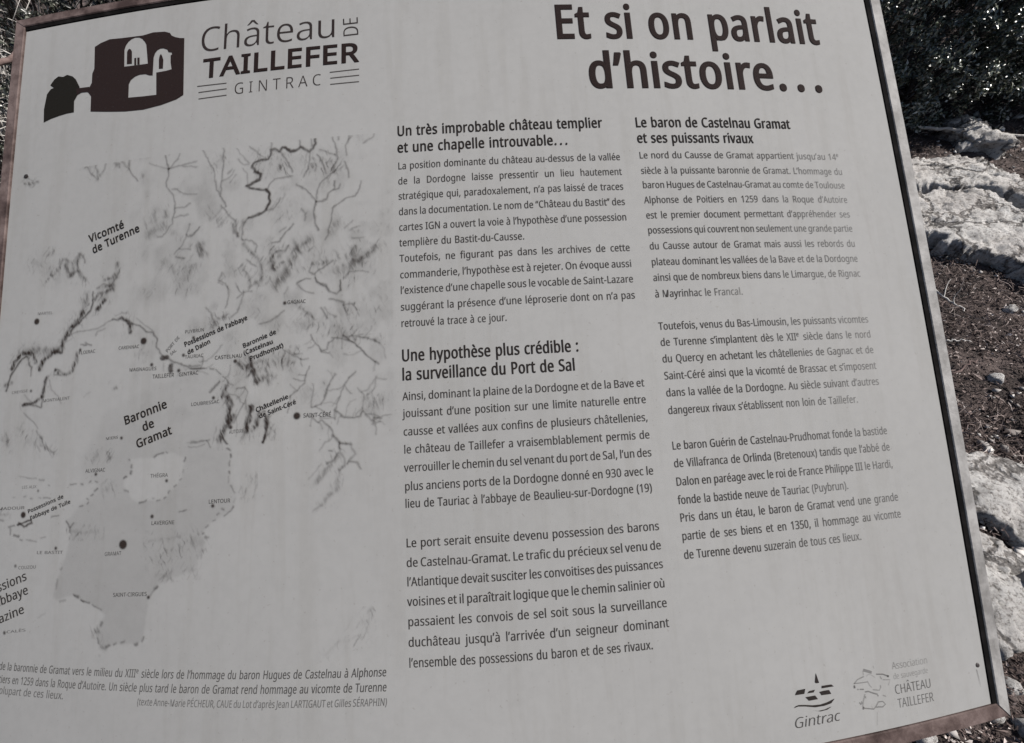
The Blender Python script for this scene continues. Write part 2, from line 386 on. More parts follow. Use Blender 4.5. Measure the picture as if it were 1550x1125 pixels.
# ------------------------------------------------------------------ lettering: outlines of a plain sans, one glyph per line: letter, advance, contours
GLYPHS = '''A 512 437 0 368 177 141 177 73 0 0 0 224 575 289 575 512 0|282 415 274 438 263 473 255 500 247 468 238 438 230 415 165 241 346 241
B 521 241 573 292 571 336 565 373 555 404 541 428 522 445 497 455 467 459 431 456 399 446 371 431 347 409 328 382 313 350 304 350 300 384 292 415 279 441 261 461 236 468 221 474 203 477 184 478 163 476 138 472 115 464 93 454 74 441 57 425 42 406 29 385 19 362 11 337 5 309 1 279 0 78 0 78 573|256 329 290 330 318 335 340 342 357 352 369 366 377 382 382 401 384 423 382 445 376 463 365 478 351 490 332 499 308 506 279 510 245 511 150 511 150 329|150 269 150 61 265 61 301 63 330 68 354 78 371 91 384 107 394 125 399 145 401 168 398 197 388 221 370 241 344 256 327 262 307 266 285 268 260 269
C 507 323 517 301 516 280 513 260 508 241 502 223 493 206 482 192 470 178 456 166 440 155 423 146 404 139 383 133 361 129 337 126 312 125 286 126 252 131 220 138 191 147 164 160 139 175 117 192 99 213 83 236 71 262 62 291 57 322 55 341 56 359 57 377 59 394 62 427 69 460 78 460 15 427 5 393 -2 375 -5 356 -7 335 -8 312 -8 270 -6 232 1 197 12 166 28 139 48 115 72 95 99 78 131 65 165 56 203 51 244 49 287 50 319 53 349 59 378 67 406 77 432 89 456 103 478 120 499 138 517 159 534 181 548 206 559 233 569 261 575 292 579 324 581 346 580 367 578 388 576 409 572 429 567 448 561 465 554 482 547 453 486 425 497 394 508 378 512 360 515 342 517
D 585 536 292 534 246 528 203 516 165 501 131 481 100 457 74 430 51 399 33 364 18 325 8 283 2 237 0 78 0 78 573 254 573 296 571 335 565 371 555 404 540 434 523 460 501 483 475 502 446 517 413 528 377 534 336|460 289 459 326 454 359 446 388 435 415 421 437 404 457 384 474 361 487 336 498 308 505 277 509 244 511 150 511 150 62 228 62 282 65 329 76 369 94 402 119 428 151 446 190 457 236
E 446 398 0 78 0 78 573 398 573 398 509 150 509 150 330 383 330 383 268 150 268 150 63 398 63
F 416 150 0 78 0 78 573 398 573 398 509 150 509 150 306 383 306 383 243 150 243
G 584 326 302 524 302 524 22 501 15 478 8 454 3 431 -1 406 -4 380 -6 352 -8 323 -8 280 -6 241 1 205 12 173 28 145 47 120 71 98 98 81 130 67 164 57 202 51 243 49 286 51 330 58 370 69 407 84 442 104 473 127 500 154 524 186 544 220 560 259 571 300 578 346 581 369 580 392 578 415 576 437 572 458 567 478 561 498 554 516 547 489 484 473 491 457 497 439 503 421 508 401 512 382 515 362 517 342 517 309 515 278 510 250 501 225 489 202 474 181 455 164 434 150 409 139 382 131 353 126 321 124 286 126 253 130 222 137 193 146 166 159 141 175 119 194 100 216 84 241 71 270 62 303 56 340 55 375 56 404 59 452 68 452 238 326 238
H 594 516 0 443 0 443 267 150 267 150 0 78 0 78 573 150 573 150 330 443 330 443 573 516 573
I 272 239 0 32 0 32 42 99 57 99 515 32 531 32 573 239 573 239 531 172 515 172 57 239 42
J 219 -3 -152 -21 -152 -37 -150 -63 -142 -63 -81 -35 -87 -5 -89 15 -87 33 -81 50 -70 63 -53 71 -29 74 3 74 573 146 573 146 9 145 -18 141 -42 136 -63 128 -82 117 -99 105 -113 91 -125 75 -135 58 -143 39 -148 19 -151
K 496 496 0 411 0 209 273 150 222 150 0 78 0 78 573 150 573 150 290 199 345 249 399 403 573 488 573 261 323
L 420 78 0 78 573 150 573 150 64 400 64 400 0
M 727 330 0 142 502 139 502 142 461 144 407 144 347 144 0 78 0 78 573 184 573 361 103 364 103 544 573 650 573 650 0 578 0 578 352 579 408 581 460 584 501 581 501 390 0
N 609 532 0 447 0 141 476 138 476 141 432 143 378 144 320 144 0 78 0 78 573 161 573 467 99 470 99 468 137 466 193 464 249 464 573 532 573
O 626 577 287 576 255 573 224 568 194 561 166 551 140 540 116 526 94 510 73 493 54 473 38 451 24 428 13 402 4 375 -3 345 -7 314 -8 281 -7 251 -3 222 4 196 13 173 25 151 39 131 55 114 73 98 94 85 116 74 141 65 167 58 195 53 224 50 255 49 288 51 331 56 370 65 408 78 442 94 473 114 500 138 524 166 545 197 561 232 572 271 579 314 581 356 579 393 572 428 561 459 545 486 525 510 501 530 473 547 442 560 408 570 370 576 330|125 287 126 252 130 220 136 190 145 163 157 138 171 117 188 98 207 83 230 70 255 62 283 56 314 55 345 56 373 62 398 70 420 83 439 98 456 117 470 138 481 163 490 190 496 220 500 252 501 287 498 338 490 384 476 423 456 457 431 484 398 503 360 514 314 518 283 516 255 511 230 502 207 490 188 475 171 457 157 435 145 411 136 384 130 354 126 322
P 485 229 573 282 570 326 562 363 548 393 528 415 504 431 475 441 442 444 404 441 370 433 336 417 306 395 278 380 266 364 255 345 246 324 238 301 231 275 227 247 224 216 223 150 223 150 0 78 0 78 573|223 511 150 511 150 285 208 285 234 285 258 288 279 291 298 296 330 311 352 334 365 363 370 401 367 427 361 449 350 468 334 484 314 495 289 504 258 509
Q 626 577 287 576 253 573 221 567 190 559 160 548 133 535 108 520 85 503 64 483 46 461 30 437 17 411 6 548 -136 444 -136 334 -7 324 -8 314 -8 281 -7 251 -3 222 4 196 13 173 25 151 39 131 55 114 73 98 94 85 116 74 141 65 167 58 195 53 224 50 255 49 288 51 331 56 370 65 408 78 442 94 473 114 500 138 524 166 545 197 561 232 572 271 579 314 581 356 579 393 572 428 561 459 545 486 525 510 501 530 473 547 442 560 408 570 370 576 330|125 287 126 252 130 220 136 190 145 163 157 138 171 117 188 98 207 83 230 70 255 62 283 56 314 55 345 56 373 62 398 70 420 83 439 98 456 117 470 138 481 163 490 190 496 220 500 252 501 287 498 338 490 384 476 423 456 457 431 484 398 503 360 514 314 518 283 516 255 511 230 502 207 490 188 475 171 457 157 435 145 411 136 384 130 354 126 322
R 499 236 573 270 571 301 568 329 562 353 555 375 544 393 532 409 517 422 500 432 481 439 460 443 436 444 410 443 388 440 368 435 350 427 334 408 306 385 285 358 269 330 257 487 0 403 0 264 237 150 237 150 0 78 0 78 573|232 510 150 510 150 298 236 298 268 299 296 304 319 313 338 325 352 341 362 359 368 381 370 407 366 440 355 467 336 486 310 500 293 504 275 507 254 509
S 440 403 153 401 128 396 106 389 85 378 66 364 49 348 35 328 22 307 11 283 3 257 -3 228 -7 198 -8 167 -7 137 -5 109 -1 83 4 61 11 41 19 41 88 56 82 73 76 92 70 113 65 134 60 156 57 179 55 201 55 222 55 240 57 257 61 273 66 298 79 316 98 327 120 330 147 327 173 318 194 302 213 277 230 261 238 242 247 220 255 196 265 178 272 161 279 146 286 131 294 106 311 85 330 69 351 57 375 50 403 48 435 50 457 54 477 61 496 71 513 84 528 99 542 116 553 136 563 157 571 180 576 205 579 231 581 254 580 276 578 297 576 318 572 337 567 355 562 372 555 389 549 366 487 336 499 302 508 284 512 266 515 248 517 229 517 196 515 169 507 148 494 133 478 124 457 121 434 124 407 133 386 149 367 172 351 187 343 204 335 224 327 246 318 270 309 293 299 313 289 332 279 348 268 362 255 374 242 385 228 392 212 398 194 401 175
T 446 259 0 187 0 187 509 8 509 8 573 437 573 437 509 259 509
U 586 513 202 512 173 507 146 500 120 489 95 476 72 459 52 439 35 416 20 389 8 360 -1 327 -6 290 -8 240 -4 196 7 159 25 128 50 104 82 86 118 76 158 72 204 72 573 144 573 144 201 147 168 154 139 165 114 182 93 203 76 228 64 259 57 294 55 319 56 342 59 361 65 379 73 394 84 407 96 418 110 427 126 433 143 438 161 441 181 442 202 442 573 513 573
V 481 481 573 277 0 204 0 0 573 75 573 204 205 220 160 231 119 241 80 250 119 262 161 277 207 405 573
W 746 735 573 583 0 510 0 399 375 389 410 380 443 373 471 370 488 367 471 361 443 352 409 342 373 234 0 161 0 10 573 85 573 174 223 183 186 190 151 196 118 201 87 206 119 213 154 222 191 232 227 333 573 407 573 512 225 523 187 532 151 538 117 544 87 550 129 560 175 572 224 660 573
X 470 467 0 385 0 233 249 79 0 3 0 193 298 15 573 95 573 236 348 377 573 453 573 276 300
Y 454 227 291 376 573 454 573 263 222 263 0 191 0 191 219 0 573 79 573
Z 459 427 0 30 0 30 55 332 508 40 508 40 573 419 573 419 518 118 64 427 64
a 450 231 437 268 435 299 428 326 418 347 403 364 383 376 358 383 328 385 293 385 0 334 0 320 61 317 61 298 40 279 22 258 9 234 -1 206 -6 172 -8 154 -7 136 -5 119 0 103 6 75 23 55 48 47 63 41 80 38 99 37 119 40 150 50 176 65 199 87 219 116 234 152 245 194 253 243 257 316 259 316 285 315 309 310 330 303 347 293 359 265 375 227 380 194 378 163 370 133 359 106 347 84 400 99 408 115 414 132 421 151 426 170 431 190 434 210 436|252 208 215 205 184 200 159 192 141 182 127 170 118 155 112 138 110 119 115 87 132 66 157 53 188 49 215 51 238 56 260 66 279 79 295 96 306 117 313 142 315 172 315 210
b 493 139 461 138 410 135 373 139 373 161 398 189 419 206 427 226 432 248 436 272 437 310 434 344 423 374 406 401 381 422 350 437 312 446 267 449 215 448 180 444 147 437 118 427 91 415 68 400 48 384 31 365 17 344 6 322 -2 298 -6 272 -8 248 -7 226 -3 206 2 189 10 161 31 139 55 133 55 119 0 68 0 68 609 139 609|260 379 238 377 219 374 202 369 188 361 165 339 150 308 145 289 142 268 139 244 139 217 139 214 140 177 145 144 153 116 165 93 181 74 202 61 229 53 261 51 288 53 312 61 332 74 348 93 360 117 369 145 374 178 376 216 374 254 369 287 360 315 348 338 331 356 311 368 288 376
c 385 241 -8 213 -7 187 -2 162 5 139 15 118 28 99 45 83 65 69 87 58 114 50 143 46 176 44 213 46 250 51 284 59 315 71 342 85 365 102 385 121 401 142 415 166 425 191 432 217 436 245 438 278 436 309 431 336 424 358 415 337 356 292 370 267 374 244 376 223 375 204 371 187 366 172 358 148 335 131 303 125 284 120 263 118 239 117 213 118 189 120 166 125 145 131 126 148 94 172 71 186 63 202 58 220 54 240 53 273 55 302 60 328 68 351 78 351 15 328 5 304 -2 275 -7
d 493 221 -8 182 -5 148 6 118 23 92 48 71 79 56 117 47 162 44 214 47 266 56 311 71 350 93 381 119 406 149 424 183 434 221 438 253 436 280 429 303 420 323 407 340 391 354 374 359 374 356 405 354 438 354 609 425 609 425 0 368 0 358 58 354 58 340 40 323 24 303 11 279 1 252 -6|232 51 263 53 290 60 311 71 328 88 340 109 348 135 354 165 355 200 355 213 354 251 349 284 340 313 329 336 313 355 291 369 264 377 231 379 204 376 181 368 162 354 146 334 133 309 124 281 119 249 117 213 119 176 124 144 133 116 146 93 162 74 181 61 205 53
e 452 234 438 261 436 286 432 308 424 329 414 348 401 364 385 378 367 390 346 399 323 406 299 410 272 411 244 411 201 117 201 120 167 127 137 139 111 154 90 174 74 197 62 224 55 254 52 274 53 293 54 310 56 327 60 359 69 392 82 392 20 359 8 327 -1 310 -4 292 -6 272 -8 251 -8 221 -6 194 -2 167 6 143 17 121 31 101 48 85 68 70 91 59 117 51 146 46 177 44 212 46 246 50 277 57 306 68 333 81 357 96 378 114 395 134 411 157 423 181 431 207 436|233 380 209 378 188 372 170 362 154 348 140 330 130 309 123 285 119 257 338 257 335 292 326 322 312 346 292 364 266 376
f 276 266 375 158 375 158 0 87 0 87 375 12 375 12 408 87 432 87 457 88 483 92 507 97 528 104 547 124 577 152 597 168 604 186 609 206 612 227 613 252 612 274 609 310 599 292 544 262 552 245 555 228 556 197 550 175 532 168 519 162 502 159 481 158 458 158 430 266 430
g 493 221 438 241 437 261 434 280 429 297 422 314 413 329 402 343 388 355 373 359 373 369 430 425 430 425 -7 424 -36 420 -63 413 -88 404 -109 392 -129 378 -146 361 -160 341 -172 318 -181 293 -187 264 -191 233 -192 210 -192 188 -191 167 -189 147 -186 128 -182 110 -177 94 -172 78 -165 78 -100 94 -108 111 -114 129 -120 149 -125 170 -129 191 -132 214 -133 237 -134 263 -132 286 -126 306 -116 324 -101 337 -84 347 -63 353 -39 355 -13 355 4 356 32 358 57 354 57 343 42 329 28 315 17 299 8 281 1 263 -4 243 -7 221 -8 182 -4 147 7 117 25 91 51 70 83 56 121 47 164 44 214 47 263 56 306 70 344 91 377 117 404 147 423 181 434|230 379 197 374 169 359 147 336 130 303 125 284 120 262 118 239 117 213 119 176 124 143 134 115 146 92 163 73 182 60 205 52 232 50 262 52 288 58 309 69 326 85 340 105 349 131 354 161 356 197 356 214 355 242 353 267 349 289 343 309 326 340 302 362 287 369 270 374 251 377
h 496 139 431 138 399 135 370 140 370 155 391 174 407 196 420 221 429 247 435 273 437 298 436 321 433 342 428 360 421 377 411 391 400 403 386 413 370 421 351 426 330 430 306 431 280 431 0 361 0 361 275 359 299 355 321 348 338 338 353 324 364 308 372 288 377 265 379 242 377 222 374 204 368 189 360 166 338 150 308 145 289 142 269 139 246 139 222 139 0 68 0 68 609 139 609
i 207 139 430 139 0 68 0 68 430|104 591 119 588 133 580 142 566 145 546 142 526 133 512 119 504 104 501 88 504 75 512 66 526 63 546 66 566 75 580 88 588
j 207 18 -192 -1 -192 -18 -190 -44 -183 -44 -126 -19 -132 9 -134 32 -130 51 -120 64 -100 68 -67 68 430 139 430 139 -64 138 -84 136 -101 132 -118 126 -133 110 -159 87 -177 72 -184 56 -189 38 -192|63 546 66 566 75 580 88 588 104 591 119 588 133 580 142 566 145 546 142 526 133 512 119 504 104 501 88 504 75 512 66 526
k 428 138 291 137 257 135 221 138 221 152 240 172 264 189 285 326 430 409 430 235 246 421 0 336 0 187 200 138 158 138 0 68 0 68 609 138 609
l 207 139 0 68 0 68 609 139 609
m 750 540 438 574 436 603 429 628 417 649 401 665 379 676 352 683 319 685 280 685 0 615 0 615 277 614 300 610 321 603 338 594 353 582 364 567 372 549 377 528 379 499 376 474 369 454 358 438 342 426 322 418 298 413 270 411 237 411 0 342 0 342 277 339 308 332 333 320 353 303 367 281 376 253 379 233 377 215 374 199 368 185 360 164 338 150 308 145 290 141 269 139 247 139 223 139 0 68 0 68 430 125 430 136 371 140 371 155 392 173 409 194 422 217 431 241 436 266 438 290 437 312 433 332 428 349 420 365 410 378 398 389 383 398 366 402 366 414 383 427 398 443 410 461 420 480 428 499 433 519 437
n 496 275 438 311 436 343 429 369 417 391 401 409 379 421 352 428 319 431 280 431 0 361 0 361 275 359 299 355 321 348 338 338 353 324 364 308 372 288 377 265 379 232 376 204 368 182 356 166 338 154 316 146 289 140 258 139 223 139 0 68 0 68 430 125 430 136 371 140 371 156 392 175 409 198 422 222 431 248 436
o 485 442 216 441 190 438 165 434 142 428 121 420 101 411 82 400 66 388 51 374 37 359 25 342 15 324 7 305 0 285 -4 264 -7 241 -8 221 -7 200 -4 181 0 163 7 145 15 129 25 114 37 100 51 88 66 77 82 67 101 59 121 52 142 48 165 45 190 44 216 46 250 50 282 58 310 68 336 81 360 97 380 116 397 137 412 161 423 186 431 214 436 244 438 272 436 299 431 324 423 347 412 368 397 387 380 403 360 417 336 428 310 436 282 440 250|117 216 118 191 120 169 125 147 130 128 138 110 147 95 159 82 172 71 187 62 203 56 222 52 243 51 264 52 282 56 299 62 314 71 327 82 339 95 348 110 356 128 361 147 366 169 368 191 369 216 368 240 365 263 361 284 355 303 338 335 314 359 299 367 282 374 263 377 242 379 212 376 185 368 164 354 147 335 134 311 124 284 119 252
p 493 273 438 310 434 344 424 374 407 401 383 422 351 437 313 446 268 449 216 448 181 444 148 437 119 427 93 415 69 401 49 384 31 365 17 345 6 322 -2 298 -6 272 -8 241 -6 213 1 190 11 170 24 153 38 139 55 134 55 137 20 139 -16 139 -192 68 -192 68 430 126 430 136 371 139 371 153 389 170 405 189 419 213 429 240 436|260 379 239 377 221 374 204 369 190 362 167 342 152 313 146 295 142 275 140 254 139 229 139 216 139 190 142 167 145 145 150 126 165 93 188 70 203 61 220 55 239 52 261 51 297 56 326 72 348 98 364 131 369 150 373 171 375 193 376 217 374 252 369 283 360 310 348 334 331 354 311 367 288 376
q 493 354 -9 355 25 358 58 354 58 332 32 303 11 285 3 266 -3 243 -7 219 -8 182 -5 148 6 119 23 93 48 71 79 56 117 47 162 44 214 46 249 50 282 57 311 67 338 79 361 93 381 110 398 129 413 150 424 172 432 196 436 221 438 245 437 267 433 287 427 304 419 333 397 355 371 358 371 369 430 425 430 425 -192 354 -192|233 51 254 52 272 55 289 60 304 67 327 87 342 116 348 134 352 153 354 175 355 199 355 213 354 252 348 285 340 314 328 337 312 356 290 369 263 377 231 379 204 376 181 368 161 354 145 334 133 309 124 281 119 249 117 213 119 176 124 145 133 117 146 93 162 75 182 61 205 53
r 331 269 438 295 437 319 433 310 368 287 372 264 374 240 371 217 363 195 351 176 334 161 313 149 289 141 261 139 229 139 0 68 0 68 430 126 430 134 351 137 351 152 374 170 395 191 413 214 426 240 435
s 384 348 119 347 99 343 80 336 64 327 49 316 36 302 24 286 14 268 6 248 0 226 -4 202 -7 176 -8 155 -8 135 -6 116 -4 99 -1 68 8 42 19 42 83 70 71 104 60 122 55 141 52 159 50 178 49 203 50 224 53 242 59 256 66 274 86 280 112 278 128 271 141 259 154 239 167 227 173 212 180 194 188 174 196 154 204 135 212 118 220 103 228 76 245 57 266 45 292 41 324 44 350 52 372 66 392 85 408 109 421 137 430 168 436 202 438 221 437 240 436 258 434 275 430 308 421 339 409 315 353 287 363 258 372 228 378 197 380 159 377 131 366 114 350 108 328 111 312 119 298 133 286 154 274 167 268 182 261 199 254 219 246 239 239 257 231 274 223 289 215 314 197 333 176 344 150
t 289 212 50 245 53 272 59 272 5 258 0 240 -4 219 -7 200 -8 167 -5 138 4 112 20 91 44 84 60 78 79 75 100 74 125 74 375 13 375 13 409 75 437 103 528 144 528 144 430 269 430 269 375 144 375 144 127 149 93 163 69 185 54
u 496 427 430 427 0 370 0 359 57 356 57 340 36 321 20 298 8 273 -1 247 -6 220 -8 195 -7 173 -4 152 1 134 8 117 18 103 29 91 43 81 59 73 78 68 99 64 122 63 148 63 430 135 430 135 153 136 129 141 108 148 91 158 76 171 65 188 57 207 52 230 51 253 52 273 55 291 61 306 69 330 91 345 121 350 140 354 160 356 182 357 206 357 430
v 407 163 0 0 430 75 430 167 176 180 137 193 96 201 63 204 63 214 96 227 138 241 176 332 430 407 430 244 0
w 630 346 243 336 276 328 308 321 335 316 357 313 357 308 335 302 307 294 275 284 242 207 1 127 1 9 431 82 431 141 201 153 154 163 109 169 73 172 73 178 97 185 128 193 160 201 188 277 431 354 431 428 188 440 149 451 109 457 74 460 74 466 108 477 153 489 201 549 431 621 431 502 1 419 1
x 424 170 220 22 430 102 430 213 268 322 430 402 430 253 220 410 0 330 0 213 172 94 0 14 0
y 409 1 430 76 430 169 185 184 144 196 105 205 68 209 68 224 121 245 186 333 430 409 430 224 -59 216 -79 207 -97 198 -114 188 -130 165 -156 138 -176 123 -183 106 -188 87 -191 67 -192 34 -190 9 -186 9 -130 30 -133 56 -135 79 -132 99 -126 116 -114 130 -99 142 -80 152 -59 174 -2
z 377 346 0 31 0 31 47 262 375 45 375 45 430 340 430 340 377 112 55 346 55
0 459 419 287 419 253 417 221 414 191 409 163 403 137 395 112 386 90 376 70 363 52 349 37 334 23 316 12 297 3 276 -3 253 -7 229 -8 198 -6 170 1 145 12 122 27 103 47 86 70 71 98 60 129 51 163 44 201 41 243 39 287 40 332 44 373 50 411 58 446 69 477 83 504 99 527 119 547 141 562 167 573 196 579 229 581 259 579 287 573 313 562 335 547 355 527 372 504 387 477 399 446 408 411 414 373 418 332|110 287 111 249 113 215 116 184 121 156 128 132 137 111 147 93 159 78 173 67 190 59 208 54 229 52 249 54 268 59 284 67 298 78 310 92 320 110 329 131 336 156 341 184 345 215 347 249 348 287 347 325 345 359 341 390 336 417 329 442 320 463 310 481 298 495 284 507 268 515 249 520 229 521 208 520 190 515 173 507 159 495 147 481 137 463 128 442 121 417 116 390 113 359 111 325
1 459 285 0 216 0 216 400 216 439 217 470 219 499 196 477 169 455 108 405 71 452 226 573 285 573
2 459 417 0 38 0 38 59 188 210 209 231 228 251 246 270 261 287 275 304 287 320 298 337 306 353 313 370 318 387 321 405 322 424 320 446 315 466 306 482 294 496 278 507 261 514 242 519 221 520 200 520 181 517 164 512 147 506 131 498 115 489 99 478 83 466 45 513 68 531 94 548 122 561 153 572 186 578 221 581 246 579 270 576 293 570 313 562 331 552 347 540 361 526 372 510 382 492 388 472 392 451 394 428 393 406 389 385 383 364 375 344 365 324 353 305 340 286 324 267 307 247 288 227 268 207 247 185 128 67 128 64 417 64
3 459 395 439 392 403 381 372 363 347 340 326 310 311 277 302 277 298 309 293 337 283 360 271 379 255 394 236 405 214 411 190 413 163 412 139 407 116 400 94 390 74 377 56 360 40 341 26 318 14 292 4 263 -3 230 -7 193 -8 171 -8 150 -6 130 -4 110 -1 91 3 72 8 54 15 36 23 36 89 54 81 74 73 93 67 114 61 135 57 155 54 175 52 194 51 230 53 260 59 285 68 305 81 320 98 331 117 337 139 339 164 335 197 320 223 297 242 265 255 246 260 226 263 203 265 179 265 123 265 123 326 180 326 202 326 223 329 242 333 259 339 286 356 307 377 319 404 323 434 321 454 316 471 307 486 295 498 280 508 262 516 242 520 219 521 190 520 164 515 140 508 117 498 75 473 39 521 55 533 73 544 93 554 115 563 139 571 163 576 190 579 218 581 260 578 296 571 327 558 352 540 371 519 384 495 393 468
4 459 443 130 359 130 359 0 291 0 291 130 17 130 17 190 286 576 359 576 359 193 443 193|291 374 291 412 293 444 294 474 295 500 292 500 276 468 257 438 86 193 291 193
5 459 221 351 249 350 275 346 300 340 322 331 343 320 361 307 376 291 389 274 400 254 407 232 412 209 413 183 411 154 407 128 399 103 387 81 373 60 356 43 336 28 314 15 289 5 261 -2 231 -7 199 -8 177 -8 156 -6 136 -4 116 0 80 10 51 23 51 90 66 81 82 74 101 68 121 62 141 58 161 55 181 53 200 52 220 53 239 55 257 60 274 65 302 82 323 106 331 121 336 137 340 156 341 176 339 202 332 225 321 245 306 262 287 275 262 284 232 290 197 292 173 291 146 288 99 280 64 302 86 573 373 573 373 508 146 508 132 342 169 348 194 350
6 459 44 245 45 269 46 294 48 318 51 342 55 366 60 389 67 412 75 433 84 454 95 474 107 492 121 510 137 525 155 539 174 551 196 562 220 570 246 576 275 579 306 581 344 579 362 577 377 573 377 513 362 517 344 520 308 523 281 522 257 518 235 512 216 504 198 494 183 483 169 469 158 454 148 437 139 419 132 400 127 380 122 359 119 337 116 314 115 291 119 291 133 309 150 326 170 339 194 350 223 356 255 358 279 357 302 353 323 347 342 338 360 327 375 313 389 297 400 279 409 258 416 236 420 211 421 184 420 156 415 129 408 104 399 82 386 61 372 44 355 28 336 15 314 5 291 -2 266 -7 239 -8 219 -7 199 -4 181 1 163 7 146 16 130 26 115 39 101 54 88 70 77 89 67 110 59 133 52 158 48 185 45 214|238 51 262 53 284 59 303 70 320 84 334 102 343 125 349 153 351 184 350 210 344 233 336 254 324 271 308 285 289 295 267 301 241 303 205 299 175 287 150 270 131 248 119 223 115 198 117 172 123 146 133 121 146 99 164 79 185 64 210 55
7 459 109 0 344 508 35 508 35 573 419 573 419 518 187 0
8 459 229 581 253 580 276 577 298 572 318 565 336 556 352 546 366 533 378 519 388 503 395 485 399 465 400 443 396 411 385 383 368 359 346 338 320 319 291 303 308 294 325 285 340 275 355 265 381 242 401 216 414 185 419 148 417 125 413 104 406 84 395 65 383 49 367 34 350 22 330 11 308 3 284 -3 258 -7 231 -8 201 -7 174 -3 149 2 126 10 106 21 89 33 74 47 61 63 52 81 45 101 41 122 39 146 40 165 43 183 49 199 56 214 75 241 99 264 128 283 158 299 131 316 107 336 87 358 71 383 61 411 58 444 59 465 63 485 70 503 80 518 92 533 107 545 123 556 141 565 161 572 182 577 205 580|108 145 110 125 116 107 125 90 138 76 155 64 176 55 200 50 229 48 257 50 281 55 302 64 319 76 332 91 342 108 348 127 350 148 346 174 335 197 317 217 293 235 279 243 264 251 247 258 229 265 217 270 184 254 157 237 136 219 121 197 111 173|228 524 207 522 188 518 170 512 155 502 134 476 127 441 130 414 141 391 157 373 179 357 204 344 232 330 258 343 282 357 302 373 317 392 327 414 330 441 323 476 302 502 287 512 270 518 250 522
9 459 417 328 417 304 415 279 413 255 410 231 406 207 401 183 394 161 387 139 377 118 366 99 354 80 340 63 324 47 306 33 286 21 265 11 241 3 214 -3 185 -7 154 -8 117 -6 97 -4 82 0 82 60 97 56 115 53 152 50 179 51 204 54 226 60 245 68 262 78 278 90 291 103 303 118 313 135 322 153 329 172 334 192 339 213 342 235 344 258 346 281 341 281 327 263 310 247 290 233 266 223 237 216 204 214 181 215 158 219 138 226 118 235 101 246 85 260 72 275 61 294 52 314 45 336 41 361 40 387 42 416 46 443 53 468 63 491 76 511 90 529 107 544 127 557 148 568 171 575 196 579 223 581 243 580 262 577 281 572 299 565 316 556 332 545 347 533 361 518 373 501 384 483 394 462 402 439 409 415 413 388 416 359|223 521 199 519 178 513 159 503 142 488 128 470 118 447 112 420 110 388 112 362 117 339 125 318 137 301 152 287 171 277 193 271 220 269 256 273 286 285 311 303 330 325 342 349 346 374 344 400 338 426 328 451 315 474 298 493 277 508 252 518
. 215 58 43 61 69 72 85 88 94 107 97 126 94 142 85 153 69 157 43 153 18 142 2 126 -8 107 -11 88 -8 72 2 61 18
, 215 154 84 136 23 111 -42 85 -103 33 -103 49 -38 63 31 73 93 148 93
: 215 58 43 61 69 72 85 88 94 107 97 126 94 142 85 153 69 157 43 153 18 142 2 126 -8 107 -11 88 -8 72 2 61 18|58 387 61 412 72 429 88 438 107 441 126 438 142 429 153 412 157 387 153 362 142 345 126 335 107 332 88 335 72 345 61 362
; 215 147 84 128 23 104 -42 78 -103 25 -103 36 -55 48 -4 58 47 66 93 141 93|56 387 60 412 71 429 86 438 105 441 124 438 141 429 152 412 156 387 152 362 141 345 124 335 105 332 86 335 71 345 60 362
’ 140 131 564 112 503 88 437 62 376 10 376 21 424 32 476 42 527 50 573 125 573
' 180 128 573 112 366 68 366 52 573
“ 288 278 573 263 507 249 438 238 376 162 376 156 385 175 445 200 511 226 573|130 573 115 507 100 438 90 376 14 376 10 385 28 445 53 511 79 573
” 288 278 564 260 503 235 437 209 376 156 376 172 441 186 510 197 573 273 573|130 564 111 503 87 437 61 376 10 376 21 424 32 476 41 527 49 573 124 573
- 258 32 184 32 246 226 246 226 184
( 241 32 220 33 252 35 285 39 317 45 348 52 379 60 409 71 439 83 468 97 495 113 522 131 548 150 573 217 573 190 534 167 493 148 451 132 407 119 361 111 315 105 268 103 221 104 190 107 159 111 128 116 98 123 68 132 38 142 9 154 -20 167 -48 182 -75 198 -101 216 -127 150 -127 131 -103 113 -77 97 -51 83 -24 71 5 60 34 52 63 45 94 39 125 35 156 33 188
) 241 209 220 208 188 205 156 202 125 196 94 189 63 180 34 170 5 158 -24 144 -51 128 -77 110 -103 91 -127 25 -127 43 -101 59 -75 73 -48 87 -20 98 9 108 38 117 68 124 98 130 128 134 159 136 190 137 221 136 252 134 283 130 315 124 346 117 376 108 406 98 436 87 465 73 493 59 521 42 547 24 573 91 573 110 548 128 522 144 495 158 468 170 439 180 409 189 379 196 348 202 317 205 285 208 252
À 512 437 0 368 177 141 177 73 0 0 0 224 575 289 575 512 0|282 415 274 438 263 473 255 500 247 468 238 438 230 415 165 241 346 241|235 757 257 717 285 674 312 638 312 629 265 629 234 656 201 688 171 722 151 749 151 757
Â 512 437 0 368 177 141 177 73 0 0 0 224 575 289 575 512 0|282 415 274 438 263 473 255 500 247 468 238 438 230 415 165 241 346 241|290 757 302 738 318 717 356 674 391 638 391 629 341 629 320 643 298 660 253 701 210 661 189 644 168 629 119 629 119 638 154 674 190 717 206 738 218 757
É 446 398 0 78 0 78 573 398 573 398 509 150 509 150 330 383 330 383 268 150 268 150 63 398 63|363 749 342 722 312 688 279 656 249 629 202 629 202 638 228 674 256 717 278 757 363 757
Ê 446 398 0 78 0 78 573 398 573 398 509 150 509 150 330 383 330 383 268 150 268 150 63 398 63|280 757 292 738 308 717 345 674 380 638 380 629 330 629 309 643 287 660 243 701 200 661 178 644 157 629 109 629 109 638 143 674 180 717 195 738 208 757
È 446 398 0 78 0 78 573 398 573 398 509 150 509 150 330 383 330 383 268 150 268 150 63 398 63|225 757 247 717 275 674 302 638 302 629 254 629 224 656 190 688 161 722 140 749 140 757
